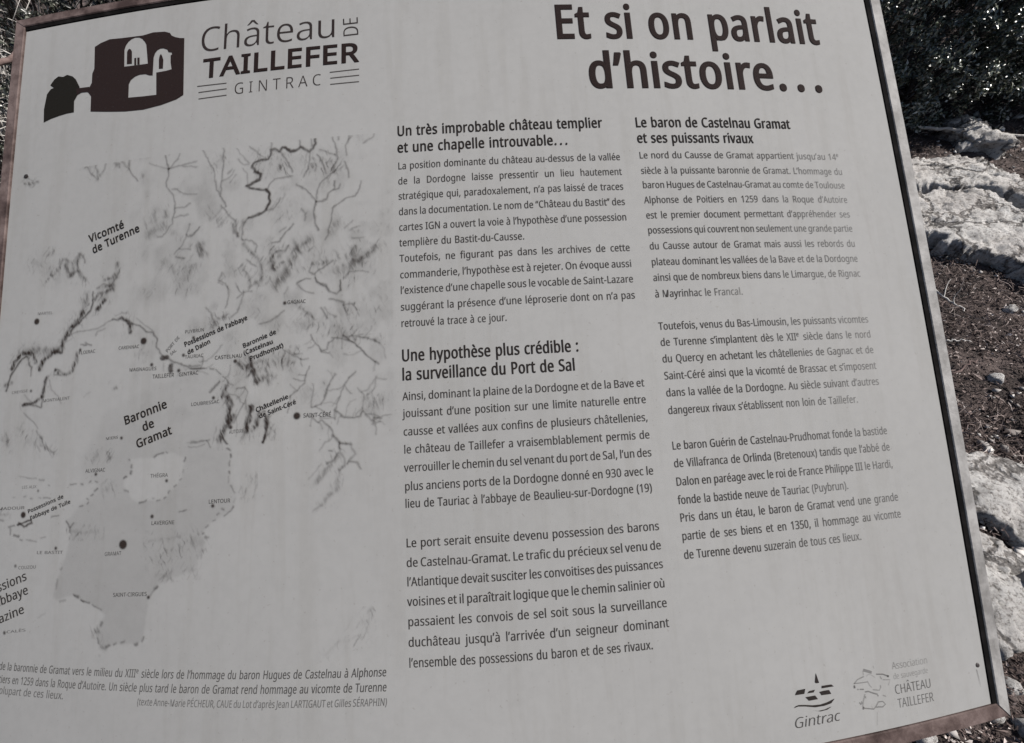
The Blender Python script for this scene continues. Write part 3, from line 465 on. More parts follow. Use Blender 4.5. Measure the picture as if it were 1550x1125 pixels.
à 450 231 437 268 435 299 428 326 418 347 403 364 383 376 358 383 328 385 293 385 0 334 0 320 61 317 61 298 40 279 22 258 9 234 -1 206 -6 172 -8 154 -7 136 -5 119 0 103 6 75 23 55 48 47 63 41 80 38 99 37 119 40 150 50 176 65 199 87 219 116 234 152 245 194 253 243 257 316 259 316 285 315 309 310 330 303 347 293 359 265 375 227 380 194 378 163 370 133 359 106 347 84 400 99 408 115 414 132 421 151 426 170 431 190 434 210 436|252 208 215 205 184 200 159 192 141 182 127 170 118 155 112 138 110 119 115 87 132 66 157 53 188 49 215 51 238 56 260 66 279 79 295 96 306 117 313 142 315 172 315 210|205 614 227 575 255 532 282 496 282 486 235 486 204 513 171 546 142 579 121 606 121 614
â 450 231 437 268 435 299 428 326 418 347 403 364 383 376 358 383 328 385 293 385 0 334 0 320 61 317 61 298 40 279 22 258 9 234 -1 206 -6 172 -8 154 -7 136 -5 119 0 103 6 75 23 55 48 47 63 41 80 38 99 37 119 40 150 50 176 65 199 87 219 116 234 152 245 194 253 243 257 316 259 316 285 315 309 310 330 303 347 293 359 265 375 227 380 194 378 163 370 133 359 106 347 84 400 99 408 115 414 132 421 151 426 170 431 190 434 210 436|252 208 215 205 184 200 159 192 141 182 127 170 118 155 112 138 110 119 115 87 132 66 157 53 188 49 215 51 238 56 260 66 279 79 295 96 306 117 313 142 315 172 315 210|261 614 272 596 288 575 326 531 361 495 361 486 311 486 290 500 268 518 224 558 180 518 159 501 138 486 90 486 90 495 124 532 160 575 176 596 188 614
é 452 234 438 261 436 286 432 308 424 329 414 348 401 364 385 378 367 390 346 399 323 406 299 410 272 411 244 411 201 117 201 120 167 127 137 139 111 154 90 174 74 197 62 224 55 254 52 274 53 293 54 310 56 327 60 359 69 392 82 392 20 359 8 327 -1 310 -4 292 -6 272 -8 251 -8 221 -6 194 -2 167 6 143 17 121 31 101 48 85 68 70 91 59 117 51 146 46 177 44 212 46 246 50 277 57 306 68 333 81 357 96 378 114 395 134 411 157 423 181 431 207 436|233 380 209 378 188 372 170 362 154 348 140 330 130 309 123 285 119 257 338 257 335 292 326 322 312 346 292 364 266 376|347 606 326 579 296 546 263 513 233 486 186 486 186 496 212 532 240 575 262 614 347 614
è 452 234 438 261 436 286 432 308 424 329 414 348 401 364 385 378 367 390 346 399 323 406 299 410 272 411 244 411 201 117 201 120 167 127 137 139 111 154 90 174 74 197 62 224 55 254 52 274 53 293 54 310 56 327 60 359 69 392 82 392 20 359 8 327 -1 310 -4 292 -6 272 -8 251 -8 221 -6 194 -2 167 6 143 17 121 31 101 48 85 68 70 91 59 117 51 146 46 177 44 212 46 246 50 277 57 306 68 333 81 357 96 378 114 395 134 411 157 423 181 431 207 436|233 380 209 378 188 372 170 362 154 348 140 330 130 309 123 285 119 257 338 257 335 292 326 322 312 346 292 364 266 376|209 614 231 575 259 532 285 496 285 486 238 486 208 513 174 546 145 579 124 606 124 614
ê 452 234 438 261 436 286 432 308 424 329 414 348 401 364 385 378 367 390 346 399 323 406 299 410 272 411 244 411 201 117 201 120 167 127 137 139 111 154 90 174 74 197 62 224 55 254 52 274 53 293 54 310 56 327 60 359 69 392 82 392 20 359 8 327 -1 310 -4 292 -6 272 -8 251 -8 221 -6 194 -2 167 6 143 17 121 31 101 48 85 68 70 91 59 117 51 146 46 177 44 212 46 246 50 277 57 306 68 333 81 357 96 378 114 395 134 411 157 423 181 431 207 436|233 380 209 378 188 372 170 362 154 348 140 330 130 309 123 285 119 257 338 257 335 292 326 322 312 346 292 364 266 376|264 614 276 596 291 575 329 531 364 495 364 486 314 486 293 500 271 518 227 558 184 518 162 501 141 486 93 486 93 495 127 532 164 575 179 596 192 614
ë 452 234 438 261 436 286 432 308 424 329 414 348 401 364 385 378 367 390 346 399 323 406 299 410 272 411 244 411 201 117 201 120 167 127 137 139 111 154 90 174 74 197 62 224 55 254 52 274 53 293 54 310 56 327 60 359 69 392 82 392 20 359 8 327 -1 310 -4 292 -6 272 -8 251 -8 221 -6 194 -2 167 6 143 17 121 31 101 48 85 68 70 91 59 117 51 146 46 177 44 212 46 246 50 277 57 306 68 333 81 357 96 378 114 395 134 411 157 423 181 431 207 436|233 380 209 378 188 372 170 362 154 348 140 330 130 309 123 285 119 257 338 257 335 292 326 322 312 346 292 364 266 376|116 546 119 564 128 576 140 583 154 585 168 583 180 576 189 564 192 546 189 529 180 516 168 509 154 506 140 509 128 516 119 529|267 546 270 564 278 576 290 583 304 585 318 583 330 576 339 564 342 546 339 529 330 516 318 509 304 506 290 509 278 516 270 529
î 207 139 0 68 0 68 430 139 430|139 614 150 596 166 575 204 531 239 495 239 486 189 486 168 500 146 518 102 558 59 518 37 501 16 486 -32 486 -32 495 2 532 38 575 54 596 67 614
ï 207 139 0 68 0 68 430 139 430|-9 546 -6 564 2 576 15 583 29 585 43 583 55 576 64 564 67 546 64 529 55 516 43 509 29 506 15 509 2 516 -6 529|142 546 145 564 153 576 165 583 179 585 193 583 205 576 214 564 217 546 214 529 205 516 193 509 179 506 165 509 153 516 145 529
ô 485 442 216 441 190 438 165 434 142 428 121 420 101 411 82 400 66 388 51 374 37 359 25 342 15 324 7 305 0 285 -4 264 -7 241 -8 221 -7 200 -4 181 0 163 7 145 15 129 25 114 37 100 51 88 66 77 82 67 101 59 121 52 142 48 165 45 190 44 216 46 250 50 282 58 310 68 336 81 360 97 380 116 397 137 412 161 423 186 431 214 436 244 438 272 436 299 431 324 423 347 412 368 397 387 380 403 360 417 336 428 310 436 282 440 250|117 216 118 191 120 169 125 147 130 128 138 110 147 95 159 82 172 71 187 62 203 56 222 52 243 51 264 52 282 56 299 62 314 71 327 82 339 95 348 110 356 128 361 147 366 169 368 191 369 216 368 240 365 263 361 284 355 303 338 335 314 359 299 367 282 374 263 377 242 379 212 376 185 368 164 354 147 335 134 311 124 284 119 252|278 614 290 596 306 575 344 531 379 495 379 486 329 486 308 500 285 518 241 558 198 518 177 501 156 486 107 486 107 495 142 532 178 575 194 596 206 614
ù 496 427 430 427 0 370 0 359 57 356 57 340 36 321 20 298 8 273 -1 247 -6 220 -8 195 -7 173 -4 152 1 134 8 117 18 103 29 91 43 81 59 73 78 68 99 64 122 63 148 63 430 135 430 135 153 136 129 141 108 148 91 158 76 171 65 188 57 207 52 230 51 253 52 273 55 291 61 306 69 330 91 345 121 350 140 354 160 356 182 357 206 357 430|228 614 250 575 278 532 305 496 305 486 257 486 227 513 194 546 164 579 144 606 144 614
û 496 427 430 427 0 370 0 359 57 356 57 340 36 321 20 298 8 273 -1 247 -6 220 -8 195 -7 173 -4 152 1 134 8 117 18 103 29 91 43 81 59 73 78 68 99 64 122 63 148 63 430 135 430 135 153 136 129 141 108 148 91 158 76 171 65 188 57 207 52 230 51 253 52 273 55 291 61 306 69 330 91 345 121 350 140 354 160 356 182 357 206 357 430|283 614 295 596 311 575 348 531 383 495 383 486 334 486 312 500 290 518 246 558 203 518 181 501 160 486 112 486 112 495 146 532 183 575 199 596 211 614
ç 385 241 -8 213 -7 187 -2 162 5 139 15 118 28 99 45 83 65 69 87 58 114 50 143 46 176 44 213 46 250 51 284 59 315 71 342 85 365 102 385 121 401 142 415 166 425 191 432 217 436 245 438 278 436 309 431 336 424 358 415 337 356 292 370 267 374 244 376 223 375 204 371 187 366 172 358 148 335 131 303 125 284 120 263 118 239 117 213 118 189 120 166 125 145 131 126 148 94 172 71 186 63 202 58 220 54 240 53 273 55 302 60 328 68 351 78 351 15 328 5 304 -2 275 -7|306 -111 299 -146 277 -171 260 -181 240 -187 215 -191 188 -192 165 -191 148 -188 148 -144 167 -147 190 -148 216 -146 234 -141 246 -130 249 -113 244 -95 228 -83 205 -74 176 -69 211 0 257 0 237 -43 255 -48 272 -55 286 -65 297 -77 304 -92
œ 759 543 437 569 436 594 431 616 424 636 413 655 400 671 384 685 366 696 346 705 323 712 299 716 272 717 244 717 201 431 201 434 165 441 135 452 109 466 88 485 72 507 61 532 54 561 52 582 53 601 54 619 56 635 60 666 69 698 82 698 20 666 8 634 -1 618 -4 600 -6 581 -8 561 -8 534 -7 509 -2 486 5 464 14 444 27 427 42 411 60 397 81 384 60 368 42 351 27 331 14 310 5 287 -2 263 -7 237 -8 210 -6 184 -2 160 7 138 18 117 33 98 50 82 71 69 94 58 121 50 150 45 181 43 216 45 250 49 281 57 310 67 336 80 359 96 379 114 397 135 411 158 422 183 431 210 435 240 437 264 436 288 431 310 424 330 415 349 402 366 387 382 369 395 349 412 375 433 397 456 415 482 427 511 435|237 379 207 376 182 368 161 356 145 338 133 315 124 287 119 254 117 216 118 190 120 166 124 145 130 125 146 93 169 69 183 61 200 55 218 52 238 51 258 52 276 55 292 61 306 69 329 92 346 123 351 143 355 164 358 187 358 213 358 239 355 264 351 286 346 305 329 337 306 360 292 368 275 374 257 377|542 379 519 377 499 371 481 362 466 348 453 331 444 310 437 285 433 257 642 257 640 292 632 322 619 346 599 364 574 376
… 634 58 43 61 69 72 85 88 94 107 97 126 94 142 85 153 69 157 43 153 18 142 2 126 -8 107 -11 88 -8 72 2 61 18|268 43 271 69 282 85 298 94 317 97 336 94 352 85 364 69 367 43 364 18 352 2 336 -8 317 -11 298 -8 282 2 271 18|477 43 481 69 492 85 507 94 526 97 545 94 562 85 573 69 577 43 573 18 562 2 545 -8 526 -11 507 -8 492 2 481 18'''
GL = {}
for line in GLYPHS.split('\n'):
    ch, rest = line[0], line[2:]
    adv, cs = rest.split(' ', 1)
    cont = []
    for c in cs.split('|'):
        q = list(map(int, c.split()))
        cont.append(np.array(q, float).reshape(-1, 2))
    GL[ch] = (int(adv), cont)
WEIGHT = {'r': (-6, -9), 'R': (13, 6), 'S': (24, 10), 'B': (29, 14), 'T': (22, 18)}   # extra half stroke across and up

def embolden(c, d):
    """move an outline along its normals (outer contours run clockwise, holes the other way)"""
    p = np.roll(c, 1, 0); n = np.roll(c, -1, 0)
    e1 = c - p; e2 = n - c
    e1 /= np.maximum(np.linalg.norm(e1, axis=1, keepdims=True), 1e-6); e2 /= np.maximum(np.linalg.norm(e2, axis=1, keepdims=True), 1e-6)
    n1 = np.stack([-e1[:, 1], e1[:, 0]], 1); n2 = np.stack([-e2[:, 1], e2[:, 0]], 1)
    m = n1 + n2
    k = np.maximum((m * m).sum(1, keepdims=True) / 2, .8)
    return c + m / k * np.array(d)

def fill(contours):
    cu = bpy.data.curves.new('fill', 'CURVE'); cu.dimensions = '2D'; cu.fill_mode = 'BOTH'
    for c in contours:
        sp = cu.splines.new('POLY'); sp.points.add(len(c) - 1)
        sp.points.foreach_set('co', np.concatenate([c, np.zeros((len(c), 1)), np.ones((len(c), 1))], 1).ravel())
        sp.use_cyclic_u = True
    o = bpy.data.objects.new('fill', cu)
    me = o.to_mesh()
    n = len(me.vertices); v = np.empty(n * 3); me.vertices.foreach_get('co', v)
    f = [tuple(p.vertices) for p in me.polygons]
    o.to_mesh_clear()
    bpy.data.objects.remove(o); bpy.data.curves.remove(cu)
    return v.reshape(-1, 3)[:, :2], f

_dot = GL['.'][1][0]
GL['ᵉ'] = (360, [c * .62 + np.array([0, 300.0]) for c in GL['e'][1]])                                   # raised e of ordinals
GL['…'] = (1020, [_dot + np.array([k * 390.0 + 30, 0]) for k in range(3)])     # widely set ellipsis
CACHE = {}
ORI = {}
def glyph(ch, w):
    if (ch, w) not in CACHE:
        adv, cont = GL[ch]
        wt = np.array((2, 2) if ch == 'M' and w == 'R' else WEIGHT[w], float)
        # orientation of the whole glyph: largest contour decides
        ar = [0.5 * np.sum(c[:, 0] * np.roll(c[:, 1], -1) - np.roll(c[:, 0], -1) * c[:, 1]) for c in cont]
        sgn = 1 if ar[int(np.argmax(np.abs(ar)))] < 0 else -1
        a, fa_ = fill([embolden(c, wt * sgn) for c in cont])
        lv = np.zeros(len(a))
        if WEIGHT[w][0] > 15:                           # a second, regular impression inside the bold one
            b, fb_ = fill(cont)
            fa_ = fa_ + [tuple(i + len(a) for i in q) for q in fb_]
            lv = np.concatenate([lv, np.ones(len(b))]); a = np.concatenate([a, b])
            b, fb_ = fill([embolden(c, np.array(WEIGHT[w], float) * sgn * .5) for c in cont])
            fa_ = fa_ + [tuple(i + len(a) for i in q) for q in fb_]
            lv = np.concatenate([lv, np.full(len(b), 2.0)]); a = np.concatenate([a, b])
        CACHE[(ch, w)] = (a, fa_, lv)
    return CACHE[(ch, w)]

def advance(ch): return 260 if ch == ' ' else GL[ch][0]

def letters(text, u0, v0, u1, v1, em, w, mode, i0, i1, shear, kblock=None):
    """vertices, faces and ink of one printed line; mode 0 fits by width, 1 justifies with the word gaps, 2 spreads the letters"""
    trk = WEIGHT[w][0] * 1.1
    nat = sum(advance(c) + trk for c in text) - 60
    L = math.hypot(u1 - u0, v1 - v0)
    d = ((u1 - u0) / L, (v1 - v0) / L); nrm = (d[1], -d[0])          # up the page
    sc = em / 1000.0
    extra = space = 0.0
    if mode == 0:
        k = L / (nat * sc)
    elif mode == 1:
        k = kblock; ns = text.count(' ')
        space = (L - nat * sc * k) / ns
        mn = -260 * sc * k * .42
        if space < mn:
            space = mn; k = (L - 0) / (nat * sc - 260 * .42 * sc * ns); space = -260 * sc * k * .42
    else:
        k = .86; extra = (L - nat * sc * k) / (len(text) - 1)
    V = []; F = []; I = []; x = -45 * sc * k; n = 0
    for ch in text:
        if ch == ' ':
            x += (260 + trk) * sc * k + space + extra; continue
        g, f, lv = glyph(ch, w)
        px = x + (g[:, 0] + g[:, 1] * shear) * sc * k
        py = g[:, 1] * sc
        V.append(np.stack([u0 + d[0] * px + nrm[0] * py, v0 + d[1] * px + nrm[1] * py, lv * .15], 1))
        F += [tuple(a + n for a in q) for q in f]
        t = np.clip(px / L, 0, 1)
        ink = i0 + (i1 - i0) * np.clip((t - .35) / .65, 0, 1)  # thinner ink towards the line end paints glare over the right column
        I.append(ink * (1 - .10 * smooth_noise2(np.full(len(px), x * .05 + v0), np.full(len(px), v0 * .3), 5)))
        n += len(g); x += (GL[ch][0] + trk) * sc * k + extra
    return np.concatenate(V), F, np.concatenate(I)

TEXT = [
('title_lettering', [
    ('Et si on parlait', 113.0, -577.8, 603.8, -577.8, 117.67, 'B', 0, 0.95, 0.95, 0.00),
]),
('title_lettering', [
    ('d’histoire…', 164.9, -479.7, 594.2, -479.7, 117.67, 'B', 0, 0.95, 0.95, 0.00),
]),
('column_heading', [
    ('Un très improbable château templier', -165.5, -403.9, 176.5, -403.9, 31.44, 'S', 0, 0.88, 0.88, 0.00),
    ('et une chapelle introuvable…', -165.5, -373.7, 115.6, -373.7, 31.44, 'S', 0, 0.88, 0.88, 0.00),
]),
('column_heading', [
    ('Une hypothèse plus crédible :', -165.5, -25.5, 104.9, -25.5, 31.44, 'S', 0, 0.88, 0.88, 0.00),
    ('la surveillance du Port de Sal', -165.5, 3.6, 97.2, 3.6, 31.44, 'S', 0, 0.88, 0.88, 0.00),
]),
('column_heading', [
    ('Le baron de Castelnau Gramat', 234.0, -403.7, 514.2, -403.7, 31.44, 'S', 0, 0.82, 0.82, 0.00),
    ('et ses puissants rivaux', 234.0, -374.7, 440.3, -374.7, 31.44, 'S', 0, 0.82, 0.82, 0.00),
]),
('paragraph', [
    ('La position dominante du château au-dessus de la vallée', -165.5, -343.5, 201.0, -343.5, 21.17, 'R', 1, 0.84, 0.80, 0.00),
    ('de la Dordogne laisse pressentir un lieu hautement', -165.5, -316.7, 201.0, -316.7, 21.17, 'R', 1, 0.84, 0.80, 0.00),
    ('stratégique qui, paradoxalement, n’a pas laissé de traces', -165.5, -290.1, 201.0, -290.1, 21.17, 'R', 1, 0.84, 0.80, 0.00),
    ('dans la documentation. Le nom de “Château du Bastit” des', -165.5, -263.3, 201.0, -263.3, 21.17, 'R', 1, 0.84, 0.80, 0.00),
    ('cartes IGN a ouvert la voie à l’hypothèse d’une possession', -165.5, -236.5, 201.0, -236.5, 21.17, 'R', 1, 0.84, 0.80, 0.00),
    ('templière du Bastit-du-Causse.', -165.5, -210.3, 33.1, -210.3, 21.17, 'R', 0, 0.84, 0.80, 0.00),
]),
('paragraph', [
    ('Toutefois, ne figurant pas dans les archives de cette', -165.5, -184.2, 201.0, -184.2, 20.76, 'R', 1, 0.84, 0.80, 0.00),
    ('commanderie, l’hypothèse est à rejeter. On évoque aussi', -165.5, -157.3, 201.0, -157.3, 20.76, 'R', 1, 0.84, 0.80, 0.00),
    ('l’existence d’une chapelle sous le vocable de Saint-Lazare', -165.5, -131.8, 201.0, -131.8, 20.76, 'R', 1, 0.84, 0.80, 0.00),
    ('suggérant la présence d’une léproserie dont on n’a pas', -165.5, -105.1, 201.0, -105.1, 20.76, 'R', 1, 0.84, 0.80, 0.00),
    ('retrouvé la trace à ce jour.', -165.5, -79.1, -2.5, -79.1, 20.76, 'R', 0, 0.84, 0.80, 0.00),
]),
('paragraph', [
    ('Ainsi, dominant la plaine de la Dordogne et de la Bave et', -165.5, 33.8, 201.0, 33.8, 20.76, 'R', 1, 0.84, 0.80, 0.00),
    ('jouissant d’une position sur une limite naturelle entre', -165.5, 59.2, 201.0, 59.2, 20.76, 'R', 1, 0.84, 0.80, 0.00),
    ('causse et vallées aux confins de plusieurs châtellenies,', -165.5, 86.1, 201.0, 86.1, 20.76, 'R', 1, 0.84, 0.80, 0.00),
    ('le château de Taillefer a vraisemblablement permis de', -165.5, 112.2, 201.0, 112.2, 20.76, 'R', 1, 0.84, 0.80, 0.00),
    ('verrouiller le chemin du sel venant du port de Sal, l’un des', -165.5, 138.5, 201.0, 138.5, 20.76, 'R', 1, 0.84, 0.80, 0.00),
    ('plus anciens ports de la Dordogne donné en 930 avec le', -165.5, 165.0, 201.0, 165.0, 20.76, 'R', 1, 0.84, 0.80, 0.00),
    ('lieu de Tauriac à l’abbaye de Beaulieu-sur-Dordogne (19)', -165.5, 189.3, 196.2, 189.3, 20.76, 'R', 0, 0.84, 0.80, 0.00),
]),
('paragraph', [
    ('Le port serait ensuite devenu possession des barons', -165.5, 243.9, 201.0, 243.9, 20.76, 'R', 1, 0.84, 0.80, 0.00),
    ('de Castelnau-Gramat. Le trafic du précieux sel venu de', -165.5, 270.6, 201.0, 270.6, 20.76, 'R', 1, 0.84, 0.80, 0.00),
    ('l’Atlantique devait susciter les convoitises des puissances', -165.5, 296.4, 201.0, 296.4, 20.76, 'R', 1, 0.84, 0.80, 0.00),
    ('voisines et il paraîtrait logique que le chemin salinier où', -165.5, 322.6, 201.0, 322.6, 20.76, 'R', 1, 0.84, 0.80, 0.00),
    ('passaient les convois de sel soit sous la surveillance', -165.5, 349.0, 201.0, 349.0, 20.76, 'R', 1, 0.84, 0.80, 0.00),
    ('duchâteau jusqu’à l’arrivée d’un seigneur dominant', -165.5, 375.6, 201.0, 375.6, 20.76, 'R', 1, 0.84, 0.80, 0.00),
    ('l’ensemble des possessions du baron et de ses rivaux.', -165.5, 402.2, 174.9, 402.2, 20.76, 'R', 0, 0.84, 0.80, 0.00),
]),
('paragraph', [
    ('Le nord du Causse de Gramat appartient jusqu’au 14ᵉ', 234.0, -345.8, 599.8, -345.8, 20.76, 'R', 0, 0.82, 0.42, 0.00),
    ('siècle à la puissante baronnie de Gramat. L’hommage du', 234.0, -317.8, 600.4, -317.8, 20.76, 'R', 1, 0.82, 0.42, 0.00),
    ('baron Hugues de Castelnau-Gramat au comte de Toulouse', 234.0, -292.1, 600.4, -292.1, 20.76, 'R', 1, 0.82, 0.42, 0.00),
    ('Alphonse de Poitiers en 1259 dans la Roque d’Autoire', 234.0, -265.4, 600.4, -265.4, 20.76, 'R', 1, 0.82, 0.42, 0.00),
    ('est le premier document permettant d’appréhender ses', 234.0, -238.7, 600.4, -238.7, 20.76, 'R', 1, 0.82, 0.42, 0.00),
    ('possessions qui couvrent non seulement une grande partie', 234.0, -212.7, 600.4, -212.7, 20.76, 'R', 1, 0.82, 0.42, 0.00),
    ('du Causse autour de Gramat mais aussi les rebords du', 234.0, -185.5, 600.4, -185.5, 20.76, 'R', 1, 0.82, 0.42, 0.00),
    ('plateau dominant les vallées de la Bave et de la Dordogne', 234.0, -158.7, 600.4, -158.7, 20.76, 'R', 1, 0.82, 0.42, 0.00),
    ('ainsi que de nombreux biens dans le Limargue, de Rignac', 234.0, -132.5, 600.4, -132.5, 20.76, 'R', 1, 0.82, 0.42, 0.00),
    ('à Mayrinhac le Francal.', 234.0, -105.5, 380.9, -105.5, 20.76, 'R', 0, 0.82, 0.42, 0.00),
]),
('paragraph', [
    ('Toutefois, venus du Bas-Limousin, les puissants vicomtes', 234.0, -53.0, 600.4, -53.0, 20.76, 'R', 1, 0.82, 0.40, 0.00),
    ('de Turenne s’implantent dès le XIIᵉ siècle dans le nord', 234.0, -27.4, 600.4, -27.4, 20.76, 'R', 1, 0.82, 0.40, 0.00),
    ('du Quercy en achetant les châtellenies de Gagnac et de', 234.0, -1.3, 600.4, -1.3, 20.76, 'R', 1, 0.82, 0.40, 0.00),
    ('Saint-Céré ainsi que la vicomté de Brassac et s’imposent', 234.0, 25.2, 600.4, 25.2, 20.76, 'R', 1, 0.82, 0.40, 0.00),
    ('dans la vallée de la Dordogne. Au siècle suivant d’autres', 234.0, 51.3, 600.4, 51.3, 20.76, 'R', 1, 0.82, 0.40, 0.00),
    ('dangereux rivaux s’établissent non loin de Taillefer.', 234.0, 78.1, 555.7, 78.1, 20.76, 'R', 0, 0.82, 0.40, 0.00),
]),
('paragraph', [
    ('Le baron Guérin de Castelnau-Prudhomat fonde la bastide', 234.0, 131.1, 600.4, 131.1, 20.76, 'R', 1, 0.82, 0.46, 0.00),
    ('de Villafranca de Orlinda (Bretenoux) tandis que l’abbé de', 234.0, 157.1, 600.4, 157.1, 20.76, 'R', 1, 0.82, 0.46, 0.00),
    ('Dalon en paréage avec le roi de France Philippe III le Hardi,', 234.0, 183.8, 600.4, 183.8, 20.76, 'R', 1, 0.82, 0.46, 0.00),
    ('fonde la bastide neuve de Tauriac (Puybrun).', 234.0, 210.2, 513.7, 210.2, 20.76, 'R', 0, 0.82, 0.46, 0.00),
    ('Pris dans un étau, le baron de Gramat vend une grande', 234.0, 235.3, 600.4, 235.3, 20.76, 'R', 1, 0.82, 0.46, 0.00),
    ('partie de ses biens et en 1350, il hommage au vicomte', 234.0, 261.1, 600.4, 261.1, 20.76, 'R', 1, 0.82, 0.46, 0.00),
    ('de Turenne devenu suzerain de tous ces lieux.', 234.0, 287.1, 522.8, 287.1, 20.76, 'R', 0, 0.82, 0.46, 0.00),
]),
('emblem_lettering', [
    ('Château', -515.4, -603.5, -268.5, -603.5, 87.59, 'r', 0, 0.86, 0.86, 0.00),
    ('TAILLEFER', -505.4, -551.1, -229.1, -551.1, 64.29, 'T', 0, 0.92, 0.92, 0.00),
    ('GINTRAC', -448.6, -511.5, -295.4, -511.5, 38.20, 'r', 2, 0.85, 0.85, 0.00),
    ('DE', -230.1, -603.4, -231.4, -641.6, 47.03, 'r', 0, 0.86, 0.86, 0.00),
]),
('map_caption', [
    ('Carte de la baronnie de Gramat vers le milieu du XIIIᵉ siècle lors de l’hommage du baron Hugues de Castelnau à Alphonse', -860.0, 411.7, -197.9, 411.7, 19.23, 'R', 1, 0.56, 0.70, 0.16),
    ('de Poitiers en 1259 dans la Roque d’Autoire. Un siècle plus tard le baron de Gramat rend hommage au vicomte de Turenne', -860.0, 430.7, -197.9, 430.7, 19.23, 'R', 1, 0.54, 0.70, 0.16),
    ('de la plupart de ces lieux.', -860.0, 446.7, -699.1, 446.7, 18.65, 'R', 0, 0.42, 0.44, 0.16),
    ('(texte Anne-Marie PÉCHEUR, CAUE du Lot d’après Jean LARTIGAUT et Gilles SÉRAPHIN)', -569.4, 448.7, -197.9, 448.7, 16.35, 'R', 1, 0.42, 0.50, 0.16),
]),
('place_names', [
    ('Vicomté', -702.4, -269.5, -637.4, -288.4, 24.05, 'S', 0, 0.72, 0.72, 0.00),
    ('de Turenne', -694.1, -248.9, -607.4, -278.5, 23.86, 'S', 0, 0.72, 0.72, 0.00),
    ('Baronnie', -613.0, 43.8, -539.8, 20.8, 23.46, 'S', 0, 0.80, 0.80, 0.00),
    ('de', -579.6, 55.5, -560.4, 49.2, 23.25, 'S', 0, 0.80, 0.80, 0.00),
    ('Gramat', -588.8, 81.1, -529.7, 62.0, 23.03, 'S', 0, 0.80, 0.80, 0.00),
    ('MARTEL', -798.2, -152.1, -767.4, -150.8, 8.08, 'R', 0, 0.45, 0.45, 0.00),
    ('FLOIRAC', -708.9, -76.4, -677.3, -77.3, 9.46, 'R', 0, 0.60, 0.60, 0.00),
    ('CARENNAC', -633.8, -78.2, -596.1, -78.1, 9.35, 'R', 0, 0.62, 0.62, 0.00),
    ('MAGNAGUES', -611.7, -41.0, -562.9, -39.8, 9.17, 'R', 0, 0.62, 0.62, 0.00),
    ('TAILLEFER', -568.8, -26.5, -531.7, -26.8, 10.72, 'R', 0, 0.70, 0.70, 0.00),
    ('GINTRAC', -523.0, -26.6, -489.9, -27.7, 9.84, 'R', 0, 0.70, 0.70, 0.00),
    ('PORT DE', -545.0, -66.5, -524.3, -88.9, 9.03, 'R', 0, 0.60, 0.60, 0.00),
    ('SAL', -538.0, -61.0, -529.1, -67.7, 8.35, 'R', 0, 0.60, 0.60, 0.00),
    ('CREYSSE', -839.5, -20.5, -806.3, -21.7, 7.80, 'R', 0, 0.42, 0.42, 0.00),
    ('MONTVALENT', -773.6, -2.2, -720.8, -3.7, 8.47, 'R', 0, 0.50, 0.50, 0.00),
    ('PUYBRUN', -515.9, -94.9, -483.0, -96.1, 9.27, 'R', 0, 0.62, 0.62, 0.00),
    ('TAURIAC', -513.8, -54.2, -482.5, -54.8, 9.11, 'R', 0, 0.62, 0.62, 0.00),
    ('LOUBRESSAC', -499.8, 21.4, -452.6, 19.7, 8.81, 'R', 0, 0.62, 0.62, 0.00),
    ('MIERS', -647.1, 65.6, -624.9, 64.4, 7.27, 'R', 0, 0.55, 0.55, 0.00),
    ('Possessions de l’abbaye', -514.6, -73.4, -409.9, -109.3, 13.40, 'S', 0, 0.72, 0.72, 0.00),
    ('de Dalon', -508.3, -60.7, -470.7, -76.3, 12.48, 'S', 0, 0.70, 0.70, 0.00),
    ('CASTELNAU', -463.0, -48.9, -417.3, -49.4, 9.85, 'R', 0, 0.70, 0.70, 0.00),
    ('GAGNAC', -345.6, -128.9, -315.9, -128.5, 10.10, 'R', 0, 0.68, 0.68, 0.00),
    ('Baronnie de', -415.3, -63.8, -362.1, -83.1, 12.38, 'S', 0, 0.68, 0.68, 0.00),
    ('(Castelnau', -413.7, -52.5, -366.7, -67.9, 12.31, 'S', 0, 0.68, 0.68, 0.00),
    ('Prudhomat)', -403.4, -42.9, -350.0, -60.7, 12.25, 'S', 0, 0.68, 0.68, 0.00),
    ('Châtellenie', -391.3, 37.5, -340.7, 19.3, 11.82, 'S', 0, 0.68, 0.68, 0.00),
    ('de Saint-Céré', -385.7, 47.1, -328.5, 28.2, 11.76, 'S', 0, 0.68, 0.68, 0.00),
    ('SAINT-CÉRÉ', -317.6, 50.1, -274.8, 51.0, 10.86, 'R', 0, 0.70, 0.70, 0.00),
    ('AUTOIRE', -434.8, 67.8, -411.4, 66.8, 9.36, 'R', 0, 0.50, 0.50, 0.00),
    ('ALVIGNAC', -680.9, 114.9, -645.0, 114.5, 9.57, 'R', 0, 0.60, 0.60, 0.00),
    ('THÉGRA', -563.5, 127.2, -534.2, 127.0, 9.31, 'R', 0, 0.58, 0.58, 0.00),
    ('LAVERGNE', -558.3, 197.5, -519.5, 197.3, 9.79, 'R', 0, 0.62, 0.62, 0.00),
    ('GRAMAT', -637.0, 241.3, -607.8, 240.1, 9.81, 'R', 0, 0.50, 0.50, 0.00),
    ('LE BASTIT', -765.2, 237.6, -714.8, 237.3, 7.79, 'R', 0, 0.50, 0.50, 0.00),
    ('COUZOU', -800.1, 260.9, -764.9, 259.3, 8.61, 'R', 0, 0.45, 0.45, 0.00),
    ('LES ALIX', -804.0, 135.8, -774.8, 135.4, 8.17, 'R', 0, 0.40, 0.40, 0.00),
    ('ROCAMADOUR', -884.7, 169.2, -795.8, 168.0, 8.20, 'R', 0, 0.50, 0.50, 0.00),
